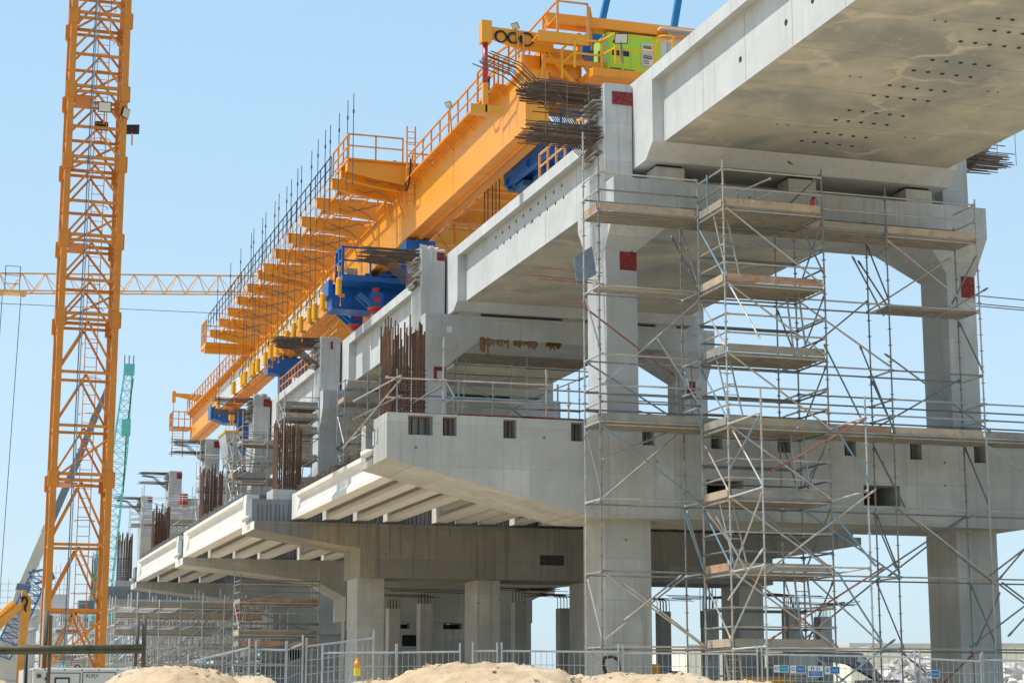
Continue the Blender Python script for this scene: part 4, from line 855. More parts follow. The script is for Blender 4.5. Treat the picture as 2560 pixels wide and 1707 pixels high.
# braces across the depth
for i, x in enumerate(GX):
    for j in range(len(LV)-1):
        if x > 31 and j > 2: continue
        if (i+j) % 2 == 0: f.brace((x+.03, YF, LV[j]+.1), (x+.03, YB, LV[j+1]-.1), 'galvd' if i > 1 else None)
for (a, b) in (((GX[1]-.3, YB, LV[5]+1.95), (GX[1]+.1, YF, LV[5]-.1)), ((GX[3]-.3, YB, LV[6]-.6), (GX[3], YF, LV[5]-.1)), ((GX[3]-.35, YB, LV[4]+1.0), (GX[3], YF-.1, LV[3])), ((GX[3], YB, LV[3]-.2), (GX[3]+.3, YF, LV[2]))): f.brace(a, b, 'galvd')
for (a_, b_, y_, m_) in (((1560, 1455), (1764, 1615), YF-.05, 'galv'), ((1560, 1550), (1704, 1437), YB, 'galv'), ((2185, 1290), (2240, 1420), YB, 'galvd'), ((2278, 1288), (2495, 1460), YF-.05, 'galv'), ((2220, 1440), (2420, 1287), YB, 'galvd'), ((2190, 1450), (2260, 1620), YB, 'galvd'), ((2495, 1450), (2570, 1362), YF, 'galvd'), ((2440, 1615), (2500, 1480), YB, 'galvd'), ((2505, 1455), (2580, 1512), YF, 'galvd'), ((2520, 1590), (2575, 1530), YF, 'galvd'), ((1640, 840), (1742, 1000), YF, 'galv'), ((1500, 1150), (1720, 1060), YB-.2, 'galv'), ((2380, 760), (2440, 640), YB, 'galvd'), ((2330, 800), (2470, 720), YF, 'galvd'), ((2130, 640), (2210, 790), YB, 'galvd')):
    f.brace(at(*a_, Y=y_), at(*b_, Y=y_), m_)
f.finish()
# --- stair tower standing in front of it
t = Scaf((22.85, 48, 0), 'tall stair tower scaffold with stacked timber edged landings and ladders', 'scaffolds around the bridge piers', 95)
tx0, tx1 = 21.30, 24.42
t.std(tx0, YT, 0, 16.85); t.std(tx1, YT, 0, 16.85); t.std(tx0, YF, 0, 16.75); t.std(tx1, YF, 0, 15.5, 'galvd')
for j, z in enumerate(TZ):
    t.deck(tx0, tx1, YT+.03, YF-.03, z, 'fl')
    t.led((tx0, YT, z-.1), (tx0, YF, z-.1)); t.led((tx1, YT, z-.1), (tx1, YF, z-.1)); t.led((tx0, YF, z-.12), (tx1, YF, z-.12), 'galvd')
    for h in (.55, 1.08):
        t.led((tx0, YT, z+h), (tx1, YT, z+h)); t.led((tx0, YT, z+h), (tx0, YF, z+h))
        if j < 6: t.led((tx1, YT, z+h), (tx1, YF, z+h), 'galvd'); t.led((tx0, YF, z+h), (tx1, YF, z+h), 'galvd')
    if j: t.brace((tx0+.05, YT-.04, z-.05), (tx1, YT-.04, TZ[j-1]+.02), 'galv')
    if j: t.brace((tx0, YF, z-.2), (tx0-.02, YT, TZ[j-1]+.15), s_ := ('galv' if j % 2 else 'bluetube')); t.brace((tx1, YT, z-.2), (tx1, YF, TZ[j-1]+.1), 'galvd')
    if j:
        lx = tx0+.35 if j % 2 == 0 else tx1-.5
        t.ladder((lx+(.18 if j % 2 == 0 else -.1), YT+.45, TZ[j-1]), (lx-.1, YT+.9, z+.15))
t.ladder((tx0+.5, YT+.4, .2), (tx0+.3, YT+.8, TZ[0]))
# loose tubes left standing on the top landing
t.brace((tx0+.0, YF-.75, 15.6), (tx0-.08, YF-.9, 16.65), 'bluetube'); t.std(tx0+1.2, YF-.2, 15.5, 16.6, 'bluetube', False); t.led((tx0+1.2, YF-.2, 16.4), (tx0+1.7, YT+.4, 16.55), 'galvd'); t.led((tx0+1.2, YF-.2, 15.95), (tx0+1.7, YT+.4, 16.1), 'bluetube'); t.brace((tx1-.6, YF, 15.8), (tx1, YT, 16.7), 'galvd')
# buttress row in front
ox0, ox1 = 21.66, 24.83
t.std(ox0, YO, 0, 10.0); t.std(ox1, YO, 0, 9.95)
for z in (TZ[0]-.05, TZ[1]+.05, TZ[2]+.1): t.led((ox0, YO, z), (ox1, YO, z))
for a, b in (((tx0, YT, 9.2), (ox0, YO, 9.35)), ((tx1, YT, 9.2), (ox1, YO, 9.35)), ((tx0, YT, 7.15), (ox0, YO, 7.3)), ((tx1, YT, 7.15), (ox1, YO, 7.3)), ((tx0, YT, 5.1), (ox0, YO, 5.2)), ((tx1, YT, 5.1), (ox1, YO, 5.2)), ((tx0, YT, 3.0), (ox0, YO, 3.05)), ((tx1, YT, 3.0), (ox1, YO, 3.05))): t.led(a, b)
t.brace((ox0, YO, 7.35), (tx0+.1, YT, 9.1), 'galv'); t.brace((ox0, YO+.05, 9.3), (tx0, YT, 7.9)); t.brace((ox0, YO, 5.25), (tx0-.1, YT, 3.2)); t.brace((ox0, YO, 7.2), (tx0, YT, 5.0))
t.brace((ox0, YO-.04, 11.4), (tx0+.1, YT, 13.25), 'galv')
for (p, q, m) in (((1920, 1183), (2167, 1044), 'redtube'), ((1922, 1600), (2211, 1416), 'redtube'), ((1912, 1432), (2190, 1222), 'galv'), ((2095, 1707), (2238, 1597), 'bluetube'), ((2083, 1283), (2190, 1415), 'bluetube'), ((2093, 1428), (2206, 1605), 'bluetube'), ((2083, 1060), (2178, 1210), 'bluetube'), ((1820, 1500), (1908, 1370), 'galv'), ((1790, 1290), (1868, 1430), 'galv')):
    t.brace(at(*p, Y=YO-.05), at(*q, Y=YO-.05), m)
for (a_, b_, y_, m_) in (((1710, 1280), (1760, 1425), YF-.05, 'bluetube'), ((1768, 1280), (1832, 1365), YT-.05, 'galv'), ((1913, 1287), (2090, 1430), YF-.05, 'galv'), ((1849, 1420), (2098, 1620), YF-.05, 'galv'), ((2024, 1442), (2205, 1610), YF-.06, 'galv'), ((2060, 860), (2160, 1060), YF-.05, 'bluetube'), ((2000, 560), (2062, 690), YF, 'galvd'), ((1990, 1250), (2060, 1130), YF, 'galvd')):
    t.brace(at(*a_, Y=y_), at(*b_, Y=y_), m_)
for z in (.55, 1.6, 2.3, 4.1, 6.15, 8.2, 10.25, 12.3, 14.4): t.led((tx0, YF, z), (tx1, YF, z), 'galvd'); t.led((tx1, YT, z+.12), (tx1, YF, z+.12), 'galvd')
t.finish()
# --- guard rail scaffold on top of the nearest cap beam
gr = Scaf((15.5, 52.5, 9.67), 'tube guard rails on the left end of the nearest pier cap', 'scaffolds around the bridge piers', 60)
for x, h in ((12.86, 1.35), (14.24, 2.35), (17.4, 1.5), (18.1, 1.2)): gr.std(x, 51.95, 9.6, 9.7+h)
for y in (53.6, 55.2): gr.std(12.75, y, 9.0, 11.4, 'galvd')
for z in (10.78, 10.2): gr.led((12.5, 51.93, z), (14.3, 51.93, z)); gr.led((14.1, 51.93, z), (17.6, 51.93, z+.02)); gr.led((12.86, 51.5, z), (12.6, 56.5, z)); gr.led((13.9, 54.3, z-.1), (19.0, 54.3, z-.1), 'bluetube'); gr.led((17.2, 52.1, z-.1), (19.1, 52.1, z-.1), 'galvd')
gr.brace((12.3, 56.6, 9.3), (12.9, 51.7, 10.7)); gr.brace((14.2, 52, 10.6), (13.2, 53.6, 10.0), 'galvd')
for x in (15.4, 16.5, 18.6): gr.std(x, 54.4, 9.6, 11.2, 'galvd')
gr.finish()
def tower(loc, label, X0, X1, Y0, Y1, z0, z1, nx, lifts, decks, limit=40, toe='f', rail=True, ladder=True, wood=True, n=5):
    s = Scaf(loc, label, 'scaffolds around the bridge piers', limit, n=n); xs = [X0+(X1-X0)*i/nx for i in range(nx+1)]
    for x in xs:
        for y in (Y0, Y1): s.std(x, y, z0, z1+s.rnd.uniform(-.4, .3), ros=n > 5)
    for z in lifts:
        for a, b in zip(xs, xs[1:]):
            for y in (Y0, Y1): s.led((a, y, z), (b, y, z))
        for x in xs: s.led((x, Y0, z), (x, Y1, z))
    for z in decks:
        for a, b in zip(xs, xs[1:]): s.deck(a, b, Y0+.05, Y1-.05, z, toe)
        if rail: 
            for h in (.5, 1.0): s.led((X0, Y0, z+h), (X1, Y0, z+h)); s.led((X0, Y0, z+h), (X0, Y1, z+h))
    for i, (a, b) in enumerate(zip(lifts, lifts[1:])):
        for j, (xa, xb) in enumerate(zip(xs, xs[1:])):
            if (i+j) % 2 == 0: s.brace((xa, Y0, a), (xb, Y0, b))
            else: s.brace((xb, Y1, a), (xa, Y1, b))
        s.brace((X0, Y0, a), (X0, Y1, b))
    if ladder and len(decks) > 1:
        for a, b in zip(decks, decks[1:]): s.ladder((X0+.6, (Y0+Y1)/2, a), (X0+.4, (Y0+Y1)/2+.3, b))
    return s.finish()
# around the second pier
tower((24, 75, 9.3), 'dark scaffold platform under the second crossbeam, seen through the nearest opening', 20.9, 27.2, 74.4, 76.6, 9.4, 16.2, 2, (10.2, 10.9, 12, 14, 15.4), (15.95, 11.3), 60, '', n=6)
tower((28.7, 68.5, 9.4), 'scaffold frame standing behind the nearest left column, right of the second pier', 25.6, 28.8, 67.8, 69.4, 9.4, 14.6, 1, (10.2, 10.8, 11.6, 12.6, 13.4), (), 40, n=6)
# left of and around the third pier head
tower((17.1, 89.5, 9.6), 'stacked grey platform scaffold left of the third pier column', 16.35, 18.05, 88.6, 90.3, 9.5, 16.6, 1, (9.9, 11, 12.1, 13.1, 14, 15, 16), (15.55, 15.0, 14.35, 13.0, 11.9, 10.6), 60, 'f', rail=False)
tower((21, 88, 9.6), 'scaffold with a plank platform on the right side of the third pier', 19.0, 24.0, 87.2, 88.8, 9.5, 16.9, 2, (10.6, 12.2, 13.6, 15.2), (15.7, 12.6), 60, 'fl')
tower((18.4, 109.5, 9.6), 'scaffold with orange plank edging left of the fourth pier column', 17.55, 19.9, 108.4, 110.2, 9.5, 18.2, 1, (10.5, 12.2, 14.1, 15.4, 16.3, 17), (16.35, 14.1, 12.0), 60, 'fl')
tower((18.6, 129.5, 9.6), 'white tube scaffold by the fifth pier under the hanging segment', 17.8, 21.5, 127.6, 129.2, 9.5, 19.0, 2, (10.5, 12.5, 14.5, 16.5, 18), (15.6, 13.4), 50, 'fl', n=4)
tower((19.5, 149.5, 9.6), 'thin tube rails around the sixth pier column', 16.5, 22.5, 149.2, 150.6, 9.5, 18.2, 2, (15.6, 16.3, 17.2), (), 30, n=4)
tower((18.5, 169.5, 9.6), 'thin tube rails around the farthest pier column', 17.6, 21.4, 169.0, 170.2, 9.5, 18.3, 1, (17.3, 17.9), (16.7,), 30, n=4)
tower((20.5, 108.6, 9.6), 'scaffold lift on the right side of the fourth pier column', 20.4, 24.2, 107.6, 109.2, 9.5, 17.4, 2, (10.6, 12.2, 13.6, 15.2, 16.4), (15.2, 12.6), 40, 'fl', n=4)
tower((15.5, 92.6, 9.6), 'small scaffold between the second rebar cage and the third pier column', 14.4, 16.1, 91.6, 93.0, 9.5, 14.8, 1, (10.2, 11.2, 12.2, 13.2, 14.2), (12.4, 10.7), 40, 'fl', n=5)
tower((16, 127, 9.6), 'small scaffold left of the fifth pier column below the hanging segment', 15.6, 17.4, 126.4, 128, 9.5, 15.6, 1, (10.4, 11.6, 12.8, 14, 15), (13.2, 11), 40, 'fl', n=4)
# under the lower caps
tower((14.5, 84, 0), 'ladder scaffold with timber platforms beside the left column of the second pier', 13.4, 16.9, 82.2, 83.8, 0, 7.3, 1, (.6, 1.8, 3.1, 4.6, 5.8, 6.6), (5.75, 4.35, 3.9), 60, 'fl', n=6)
tower((22.5, 86, 0), 'thin scaffold frame behind the slender short columns', 24.2, 27.8, 93.5, 95.0, 0, 6.6, 2, (1, 2.8, 4.6, 5.6), (5.2,), 40, 'f', n=5)
tower((30.5, 66, 0), 'dark scaffold with ladder standing under the right half of the second pier cap', 27.2, 30.2, 76, 77.6, 0, 6.8, 1, (1, 2.4, 4.0, 5.2), (5.0,), 40, '', n=5)
def birdcage(loc, label, X0, X1, Y0, Y1, z1, nx, ny, lifts, decks, limit=40, seed=1, topdeck=None):
    s = Scaf(loc, label, 'birdcage scaffolds under the lower deck', limit, n=4)
    xs = [X0+(X1-X0)*i/nx for i in range(nx+1)]; ys = [Y0+(Y1-Y0)*i/ny for i in range(ny+1)]
    for x in xs:
        for y in ys: s.std(x, y, 0, z1+s.rnd.uniform(-.3, .5), ros=False, r=.032)
    for z in lifts:
        for y in ys: s.led((X0-.2, y, z), (X1+.2, y, z), r=.03)
        for x in xs: s.led((x, Y0, z), (x, Y1, z), 'galvd')
    for (z, a, b, m) in decks: s.deck(a, b, Y0+.05, Y0+1.3, z, 'f', m)
    for i in range(nx):
        for j in range(len(lifts)-1):
            for _ in range(2): s.brace((xs[i], s.rnd.choice(ys), lifts[j]), (xs[i+1], ys[0], lifts[j+1]))
    return s.finish()
birdcage((13, 100, 0), 'dense grey birdcage scaffold under the third pier cap with rusty planks', 9.6, 17.4, 98, 104, 6.9, 7, 4, (.4, 1.0, 1.6, 2.2, 2.8, 3.4, 4.3, 5.3, 6.2), [(6.3, 10.4, 16.5, 'wood'), (5.75, 9.6, 17.2, 'woodr'), (4.9, 9.6, 14.6, 'plank')], 90)
birdcage((14, 110, 0), 'grey birdcage scaffold behind the ladder scaffold and the fence', 9.0, 20.0, 106, 113, 6.4, 11, 3, (.5, 1.1, 1.8, 2.5, 3.2, 3.9, 4.6, 5.4), [(5.6, 9, 16, 'plank'), (3.2, 12, 20, 'plank')], 90)
birdcage((12.5, 122, 0), 'pale birdcage scaffold under the fourth pier cap', 7.6, 16.5, 118, 124, 6.6, 9, 3, (.6, 1.3, 2.1, 2.9, 3.8, 4.8, 5.8), [(5.6, 8, 14, 'plank'), (4.0, 8, 16, 'plank')], 50)
birdcage((9, 150, 0), 'distant birdcage scaffold seen through the lower part of the tower crane', 1.5, 15.5, 146, 151, 8.2, 8, 2, (.8, 2, 3.2, 4.4, 5.6, 6.8, 7.8), [(5.4, 6, 12, 'plank')], 40)
birdcage((-4, 170, 0), 'distant birdcage scaffold left of the tower crane behind the excavator arm', -3.5, 4.5, 166, 170, 6.6, 6, 2, (.8, 2, 3.2, 4.4, 5.6), [], 40)
# distant ramp with its own hammerhead piers and edge scaffold
for i, (px0, px1, pyt, pyb, Y, lab) in enumerate(((-40, 108, 1521, 1560, 175, 'pale hammerhead ramp pier far left behind the crane boom'), (82, 166, 1485, 1530, 200, 'pale hammerhead ramp pier just left of the tower crane leg'))):
    a = at(px0, pyt, Y=Y); b = at(px1, pyb, Y=Y); c = (a.x+b.x)/2+1
    r = thing('ramp_pier', (c, Y, 0), lab, 'bridge pier', 'distant ramp piers')
    MB().prism([(a.x, a.z), (a.x, a.z-.5), (c-1, b.z-.6), (c+1, b.z-.6), (b.x, a.z-.5), (b.x, a.z)], 'y', Y-1, Y+1).build('hammerhead', 'deck', r); MB().box(c-.9, c+.9, Y-.8, Y+.8, 0, b.z-.58).build('column', 'deck', r)
    s = Scaf((c, Y-2, a.z), 'thin grey edge scaffold on top of the '+('far left ramp pier' if i == 0 else 'ramp pier left of the tower crane'), 'scaffolds on the distant ramp', 30, n=4)
    n = 9
    for q in range(n):
        x = a.x+(b.x-a.x)*q/(n-1); s.std(x, Y-1, a.z-.2, a.z+(2.2 if i == 0 else 3.4)+s.rnd.uniform(-.5, .6), 'galvd', False)
    for h in (.5, 1.0, 1.6, 2.2): s.led((a.x, Y-1, a.z+h), (b.x, Y-1, a.z+h), 'galvd')
    s.finish()
# ================================================================ cranes and site equipment
# --- yellow tower crane mast, left
tc0, tc1 = at(120, 1500, Y=63).x, at(261, 1500, Y=63).x; Wm = tc1-tc0; cy0, cy1 = 63.0, 63.0+Wm
tc = thing('tower_crane', ((tc0+tc1)/2, 63.0+Wm/2, 0), 'tall yellow lattice tower crane mast rising out of the photo on the left', 'tower crane', )
joints = [2.4, 8.78, 14.18, 16.89, 19.61, 22.12, 24.77, 27.4, 30.2]
lw = .2
for ji, (za, zb) in enumerate([(0, 2.4)]+list(zip(joints, joints[1:]))):
    for x in (tc0, tc1):
        for y in (cy0, cy1): MB().box(x-lw/2, x+lw/2, y-lw/2, y+lw/2, za, zb).build('mast_leg', 'crane', tc)
    n = 3 if zb-za > 4.5 else (2 if zb-za > 2 else 1); h = (zb-za)/n; cx = (tc0+tc1)/2; cyc = (cy0+cy1)/2
    lat = MB()
    for i in range(n):
        z0 = za+i*h; z1 = z0+h
        for y in (cy0, cy1):
            a, b = tc0, tc1; t = .07
            lat.bar((a, y, z0+.12), (cx, y, z1-.1), t, t).bar((b, y, z0+.12), (cx, y, z1-.1), t, t)
            lat.bar((a, y, z1-.02), (b, y, z1-.02), .09, .09)
        for x in (tc0, tc1):
            if i % 2 == 0: lat.bar((x, cy0, z0+.1), (x, cy1, z1-.1), .08, .08)
            else: lat.bar((x, cy1, z0+.1), (x, cy0, z1-.1), .08, .08)
            lat.bar((x, cy0, z1-.02), (x, cy1, z1-.02), .08, .08)
        if i == 0: lat.bar((tc0, cy1, z0+.1), (tc1, cy0+Wm*.5, z1-.3), .06, .06)
    lat.build('lattice', 'crane', tc)
    jm = MB()
    for x in (tc0, tc1):
        for y in (cy0, cy1): jm.box(x-.13, x+.13, y-.13, y+.13, zb-.28, zb+.28).box(x-.18, x-.131, y-.09, y+.09, zb-.26, zb+.26).box(x+.131, x+.18, y-.09, y+.09, zb-.26, zb+.26)
    for y in (cy0, cy1): jm.box(tc0+.16, tc1-.16, y-.05, y+.05, zb+.12, zb+.22)
    for x in (tc0, tc1): jm.box(x-.05, x+.05, cy0+.16, cy1-.16, zb+.12, zb+.2).box(x-.05, x+.05, cy0+.16, cy1-.16, zb-.26, zb-.17)
    jm.build('joint_collar', 'crane', tc)
    if ji % 2: MB().box(tc0+.2, tc0+.8, cy0+.2, cy1-.2, zb-.12, zb-.09).build('landing', 'crane', tc)
lx = tc0+Wm*.62
mb = MB()
for x in (lx-.18, lx+.22): mb.tube((x, cy1-.45, 0), (x, cy1-.45, 30), .016, 5)
z = .3
while z < 30: mb.tube((lx-.18, cy1-.45, z), (lx+.22, cy1-.45, z), .011, 4); z += .32
mb.build('ladder', 'crane', tc)
for i in range(24): MB().ring((lx+.02, cy1-.75, 1.5+i*1.2), .34, .014, 'z', 12, math.pi*.85, math.pi*2.15).build('ladder_hoop', 'crane', tc)
MB().path([(tc0+Wm*.31, cy0-.08, 0), (tc0+Wm*.33, cy0-.12, 9), (tc0+Wm*.36, cy0-.08, 18), (tc0+Wm*.40, cy0-.1, 30)], .02, 6).build('power_cable', 'steelg', tc)
MB().path([(tc0+Wm*.345, cy0-.1, 0), (tc0+Wm*.365, cy0-.13, 9), (tc0+Wm*.40, cy0-.1, 18), (tc0+Wm*.42, cy0-.12, 30)], .02, 6).build('power_cable', 'galv', tc)
MB().box(tc0-.14, tc0-.102, cy0-.1, cy0+.06, .8, 5.2).build('white_panel', 'sign', tc)
for (px, py, y, aim, lab, sz) in ((262, 268, 62.75, (-.1, -1, -.35), 'floodlight with lit beige lens facing out on the tower crane mast', .46), (315, 283, 62.8, (.9, -.6, -.25), 'floodlight turned to the right on the tower crane corner leg', .46), (254, 316, 64.6, (.0, 1, -.3), 'black floodlight seen from behind inside the tower crane mast', .46), (332, 324, 64.2, (.3, 1, -.1), 'black floodlight projecting past the right side of the tower crane', .46)):
    q = at(px, py, Y=y); floodlight(q, aim, lab, sz, q+Vector((0, .1, -.55)), 'floodlights on the tower crane')
# --- far tower crane with horizontal jib
A0 = at(-120, 682, Y=198); A1 = at(700, 691, Y=206); ux = (A1-A0).normalized(); side = Vector((-ux.y, ux.x, 0))*.8
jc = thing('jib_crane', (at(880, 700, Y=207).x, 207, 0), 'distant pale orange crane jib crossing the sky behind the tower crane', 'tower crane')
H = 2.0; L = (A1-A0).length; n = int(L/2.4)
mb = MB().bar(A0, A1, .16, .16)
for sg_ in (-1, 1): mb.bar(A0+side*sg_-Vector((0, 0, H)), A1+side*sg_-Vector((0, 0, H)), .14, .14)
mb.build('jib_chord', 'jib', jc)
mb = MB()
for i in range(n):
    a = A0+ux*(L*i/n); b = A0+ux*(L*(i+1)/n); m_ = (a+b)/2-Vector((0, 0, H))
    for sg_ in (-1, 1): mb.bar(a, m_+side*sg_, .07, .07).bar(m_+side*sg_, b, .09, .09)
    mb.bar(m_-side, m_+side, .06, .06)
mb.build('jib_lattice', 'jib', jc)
tq = at(30, 722, Y=199.2)
mb = MB().box(tq.x-1.5, tq.x+1.5, 198.3, 200.1, tq.z-.55, tq.z-.3)
for x in (-1.1, 1.1): mb.disc((tq.x+x, 198.2, tq.z-.7), .35, 'y', .15, 12)
mb.build('trolley', 'jib', jc)
mb = MB()
for x in (-.75, .75):
    for z in range(2): mb.bar((tq.x+x, 199, tq.z-.3), (tq.x+x, 199, tq.z+2.4), .07)
for z in (.5, 1.4, 2.4): mb.bar((tq.x-.75, 199, tq.z+z), (tq.x+.75, 199, tq.z+z), .06)
mb.build('trolley_cage', 'galvd', jc)
mb = MB()
for x, x2 in ((-.95, -1.5), (.95, .2)): mb.tube((tq.x+x, 199.2, tq.z-.7), (tq.x+x2, 199.2, 6), .035, 4)
mb.build('hoist_rope', 'rubber', jc)
MB().tube(A0-Vector((0, 0, 3.0)), A1-Vector((0, 0, 4.6)), .03, 4).build('trolley_rope', 'rubber', jc)
mx = at(880, 700, Y=207).x; jc2 = MB()
for x in (mx-.9, mx+.9):
    for y in (206.1, 207.9): jc2.bar((x, y, 0), (x, y, A1.z+1.5), .22)
jc2.bar((A1.x, A1.y, A1.z), (mx+12, 207, A1.z), .3); jc2.bar((A1.x, A1.y, A1.z-H), (mx+12, 207, A1.z-H), .3); jc2.build('mast', 'jib', jc)
mb = MB(); z = 0
while z < A1.z-2: mb.bar((mx-.9, 206.1, z), (mx+.9, 206.1, z+1.8), .1).bar((mx+.9, 206.1, z), (mx-.9, 206.1, z), .08); z += 1.8
mb.build('mast_lattice', 'jib', jc)
def lattice_boom(root, a, b, w0, wm, w1, m, n=16, name='boom', head=None):
    a = Vector(a); b = Vector(b); d = (b-a).normalized(); s_ = d.cross(Vector((0, 1, 0))).normalized(); u_ = s_.cross(d)
    def wid(t): return w0+(wm-w0)*min(1, t/.12) if t < .7 else wm+(w1-wm)*(t-.7)/.3
    P_ = [[a.lerp(b, i/n)+s_*sx*wid(i/n)/2+u_*sy*wid(i/n)/2 for sx, sy in ((-1, -1), (1, -1), (1, 1), (-1, 1))] for i in range(n+1)]
    ch = [MB() for _ in range(4)]; lt = MB()
    for i in range(n):
        for j in range(4):
            ch[j].bar(P_[i][j], P_[i+1][j], max(.07, wm*.055), max(.07, wm*.055))
            lt.bar(P_[i][j], P_[i+1][(j+1) % 4] if i % 2 else P_[i+1][(j-1) % 4], max(.04, wm*.03), max(.04, wm*.03)); lt.bar(P_[i][j], P_[i][(j+1) % 4], max(.04, wm*.03), max(.04, wm*.03))
    [c_.build(name+'_chord', m, root) for c_ in ch]; lt.build(name+'_lattice', m, root)
# --- teal crawler crane
b0 = at(246, 1610, Y=150); b1 = at(322, 925, Y=150)
cc = thing('crawler_crane', (b0.x, 150, 0), 'teal crawler crane with slender lattice boom behind the tower crane', 'crawler crane')
lattice_boom(cc, b0, b1, .6, 1.1, .6, 'teal', 26)
q = b1+Vector((0, 0, .2)); MB().box(q.x-.42, q.x+.42, 149.6, 150.4, q.z-.6, q.z+.25).build('boom_head', 'teal', cc)
mb = MB()
for x in (-.35, 0, .35): mb.bar((q.x+x, 150, q.z+.3), (q.x+x, 150, q.z+1.0), .08)
mb.build('head_sheaves', 'galvd', cc)
h = at(313, 1083, Y=150); MB().tube((q.x+.3, 149.2, q.z-1), (h.x, 149.2, h.z), .04, 4).tube((h.x, 149.2, h.z), at(308, 1232, Y=149.2), .04, 4).build('hoist_rope', 'rubber', cc)
MB().box(h.x-.4, h.x+.3, 148.9, 149.5, h.z-.3, h.z+1.0).build('hook_block', 'teal', cc)
hz = at(225, 1600, Y=150).x
MB().box(hz-1.9, hz+2.4, 147.5, 152.5, 1.2, 4.2).box(hz-.2, hz+2.2, 147.6, 149.8, 4.2, 8.2).build('housing', 'teal', cc)
MB().box(hz-3, hz+3, 146.8, 148, .0, 1.2).box(hz-3, hz+3, 152, 153.2, 0, 1.2).build('crawler_track', 'black', cc)
c2 = at(238, 1440, Y=155); mb = MB()
lattice_boom(cc, at(232, 1600, Y=152), at(266, 1290, Y=152), .8, .9, .5, 'teal', 12, 'mast')
# --- mobile crane with grey telescopic boom and folded blue jib
mcn = thing('mobile_crane', (at(20, 1690, Y=112).x, 112, 0), 'mobile crane with a long grey telescopic boom and blue lattice jib folded beside it', 'mobile crane')
pts = [(-30, 1750), (60, 1462), (122, 1318), (200, 1137), (238, 1040), (272, 968)]; ws = [.7, .6, .42, .38, .34, .3]; ms = ['cream2', 'cream2', 'steelg', 'steelg', 'steelg']
for i, (a, b) in enumerate(zip(pts, pts[1:])):
    A_, B_ = at(*a, Y=112), at(*b, Y=112); d = (B_-A_).normalized()
    MB().bar(A_, B_-d*.02, ws[i], ws[i], up=(0, 1, 0)).build('boom_section', ms[i], mcn)
    MB().bar(B_-d*.35, B_+d*.01, ws[i]*1.12, ws[i]*1.12, up=(0, 1, 0)).build('boom_collar', 'cabin' if i == 1 else 'steelg', mcn)
p = at(272, 968, Y=112); MB().bar(p, p+Vector((.25, 0, .5)), .4, .45).build('boom_tip', 'steelg', mcn)
lattice_boom(mcn, at(5, 1640, Y=110), at(102, 1430, Y=110), .9, 1.0, .9, 'steelblue', 12, 'jib')
q0 = at(102, 1432, Y=110); mb = MB().bar(q0-Vector((.7, 0, 0)), q0+Vector((.5, 0, .3)), .12).bar(q0-Vector((.3, 0, .6)), q0+Vector((.75, 0, -.3)), .12).bar(q0+Vector((.5, 0, .3)), q0+Vector((.75, 0, -.3)), .14)
mb.build('jib_head', 'steelblue', mcn)
bx_ = at(20, 1690, Y=112).x; MB().box(bx_-6, bx_+1.6, 110.5, 113.5, .9, 2.6).build('carrier', 'cabin', mcn); MB().box(bx_-5.5, bx_+1.4, 110.6, 113.4, .3, .9).build('chassis', 'black', mcn)
for i in range(4): MB().disc((bx_-4.8+1.6*i, 110.6, .6), .6, 'y', .4, 16).build('wheel', 'rubber', mcn)
MB().box(bx_-1.5, bx_+.6, 110.8, 112.6, 2.61, 4.0).build('cab', 'cabin', mcn)
# --- orange excavator arm, bottom left
Z8 = zf(0, 1380, 180/863); YE = 46
ex = thing('excavator', (at(-40, 1700, Y=YE).x, YE, 0), 'orange excavator whose bent arm stands left of the tower crane', 'excavator')
def plate(pxs, y0, y1, name, m): return MB().prism([(at(*Z8(*q), Y=YE).x, at(*Z8(*q), Y=YE).z) for q in pxs], 'y', y0, y1).build(name, m, ex)
plate([(190, 1600), (218, 1120), (248, 640), (262, 456), (302, 456), (372, 565), (362, 720), (318, 1000), (298, 1120), (256, 1600)], YE-.18, YE+.18, 'stick', 'excav')
plate([(-120, 900), (0, 790), (120, 700), (245, 590), (268, 610), (252, 680), (130, 800), (0, 930), (-120, 1050)], YE-.22, YE+.22, 'boom', 'excav')
p, q = at(*Z8(-60, 820), Y=YE), at(*Z8(165, 608), Y=YE); MB().tube(p, q, .1, 8).build('hydraulic_cylinder', 'excav', ex)
p, q = at(*Z8(262, 1600), Y=YE), at(*Z8(268, 1300), Y=YE); MB().tube(p, q, .06, 8).build('bucket_cylinder', 'excav', ex)
mb = MB(); mb.path([at(*Z8(x, y), Y=YE-.25) for x, y in ((255, 590), (285, 540), (320, 545), (330, 590), (300, 640), (290, 690))], .025, 5); mb.path([at(*Z8(x, y), Y=YE-.25) for x, y in ((250, 560), (270, 530), (310, 530), (325, 610), (300, 670), (310, 710))], .022, 5)
mb.build('hydraulic_hose', 'rubber', ex)
c = at(-40, 1700, Y=YE); MB().box(c.x-3.2, c.x+.2, YE-1.4, YE+1.4, 1.0, 2.4).build('upper_body', 'excav', ex); MB().box(c.x-3.4, c.x+.4, YE-1.5, YE-.8, 0, .95).box(c.x-3.4, c.x+.4, YE+.8, YE+1.5, 0, .95).build('track', 'black', ex)
MB().hull([(at(48, 1707, Y=YE).x+dx, YE+dy, z) for dx, dy, z in ((-.5, -.6, .2), (-.5, .6, .2), (.4, -.6, .3), (.4, .6, .3), (.1, -.6, 1.1), (.1, .6, 1.1), (-.4, -.6, .9), (-.4, .6, .9))]).build('bucket', 'excav', ex)
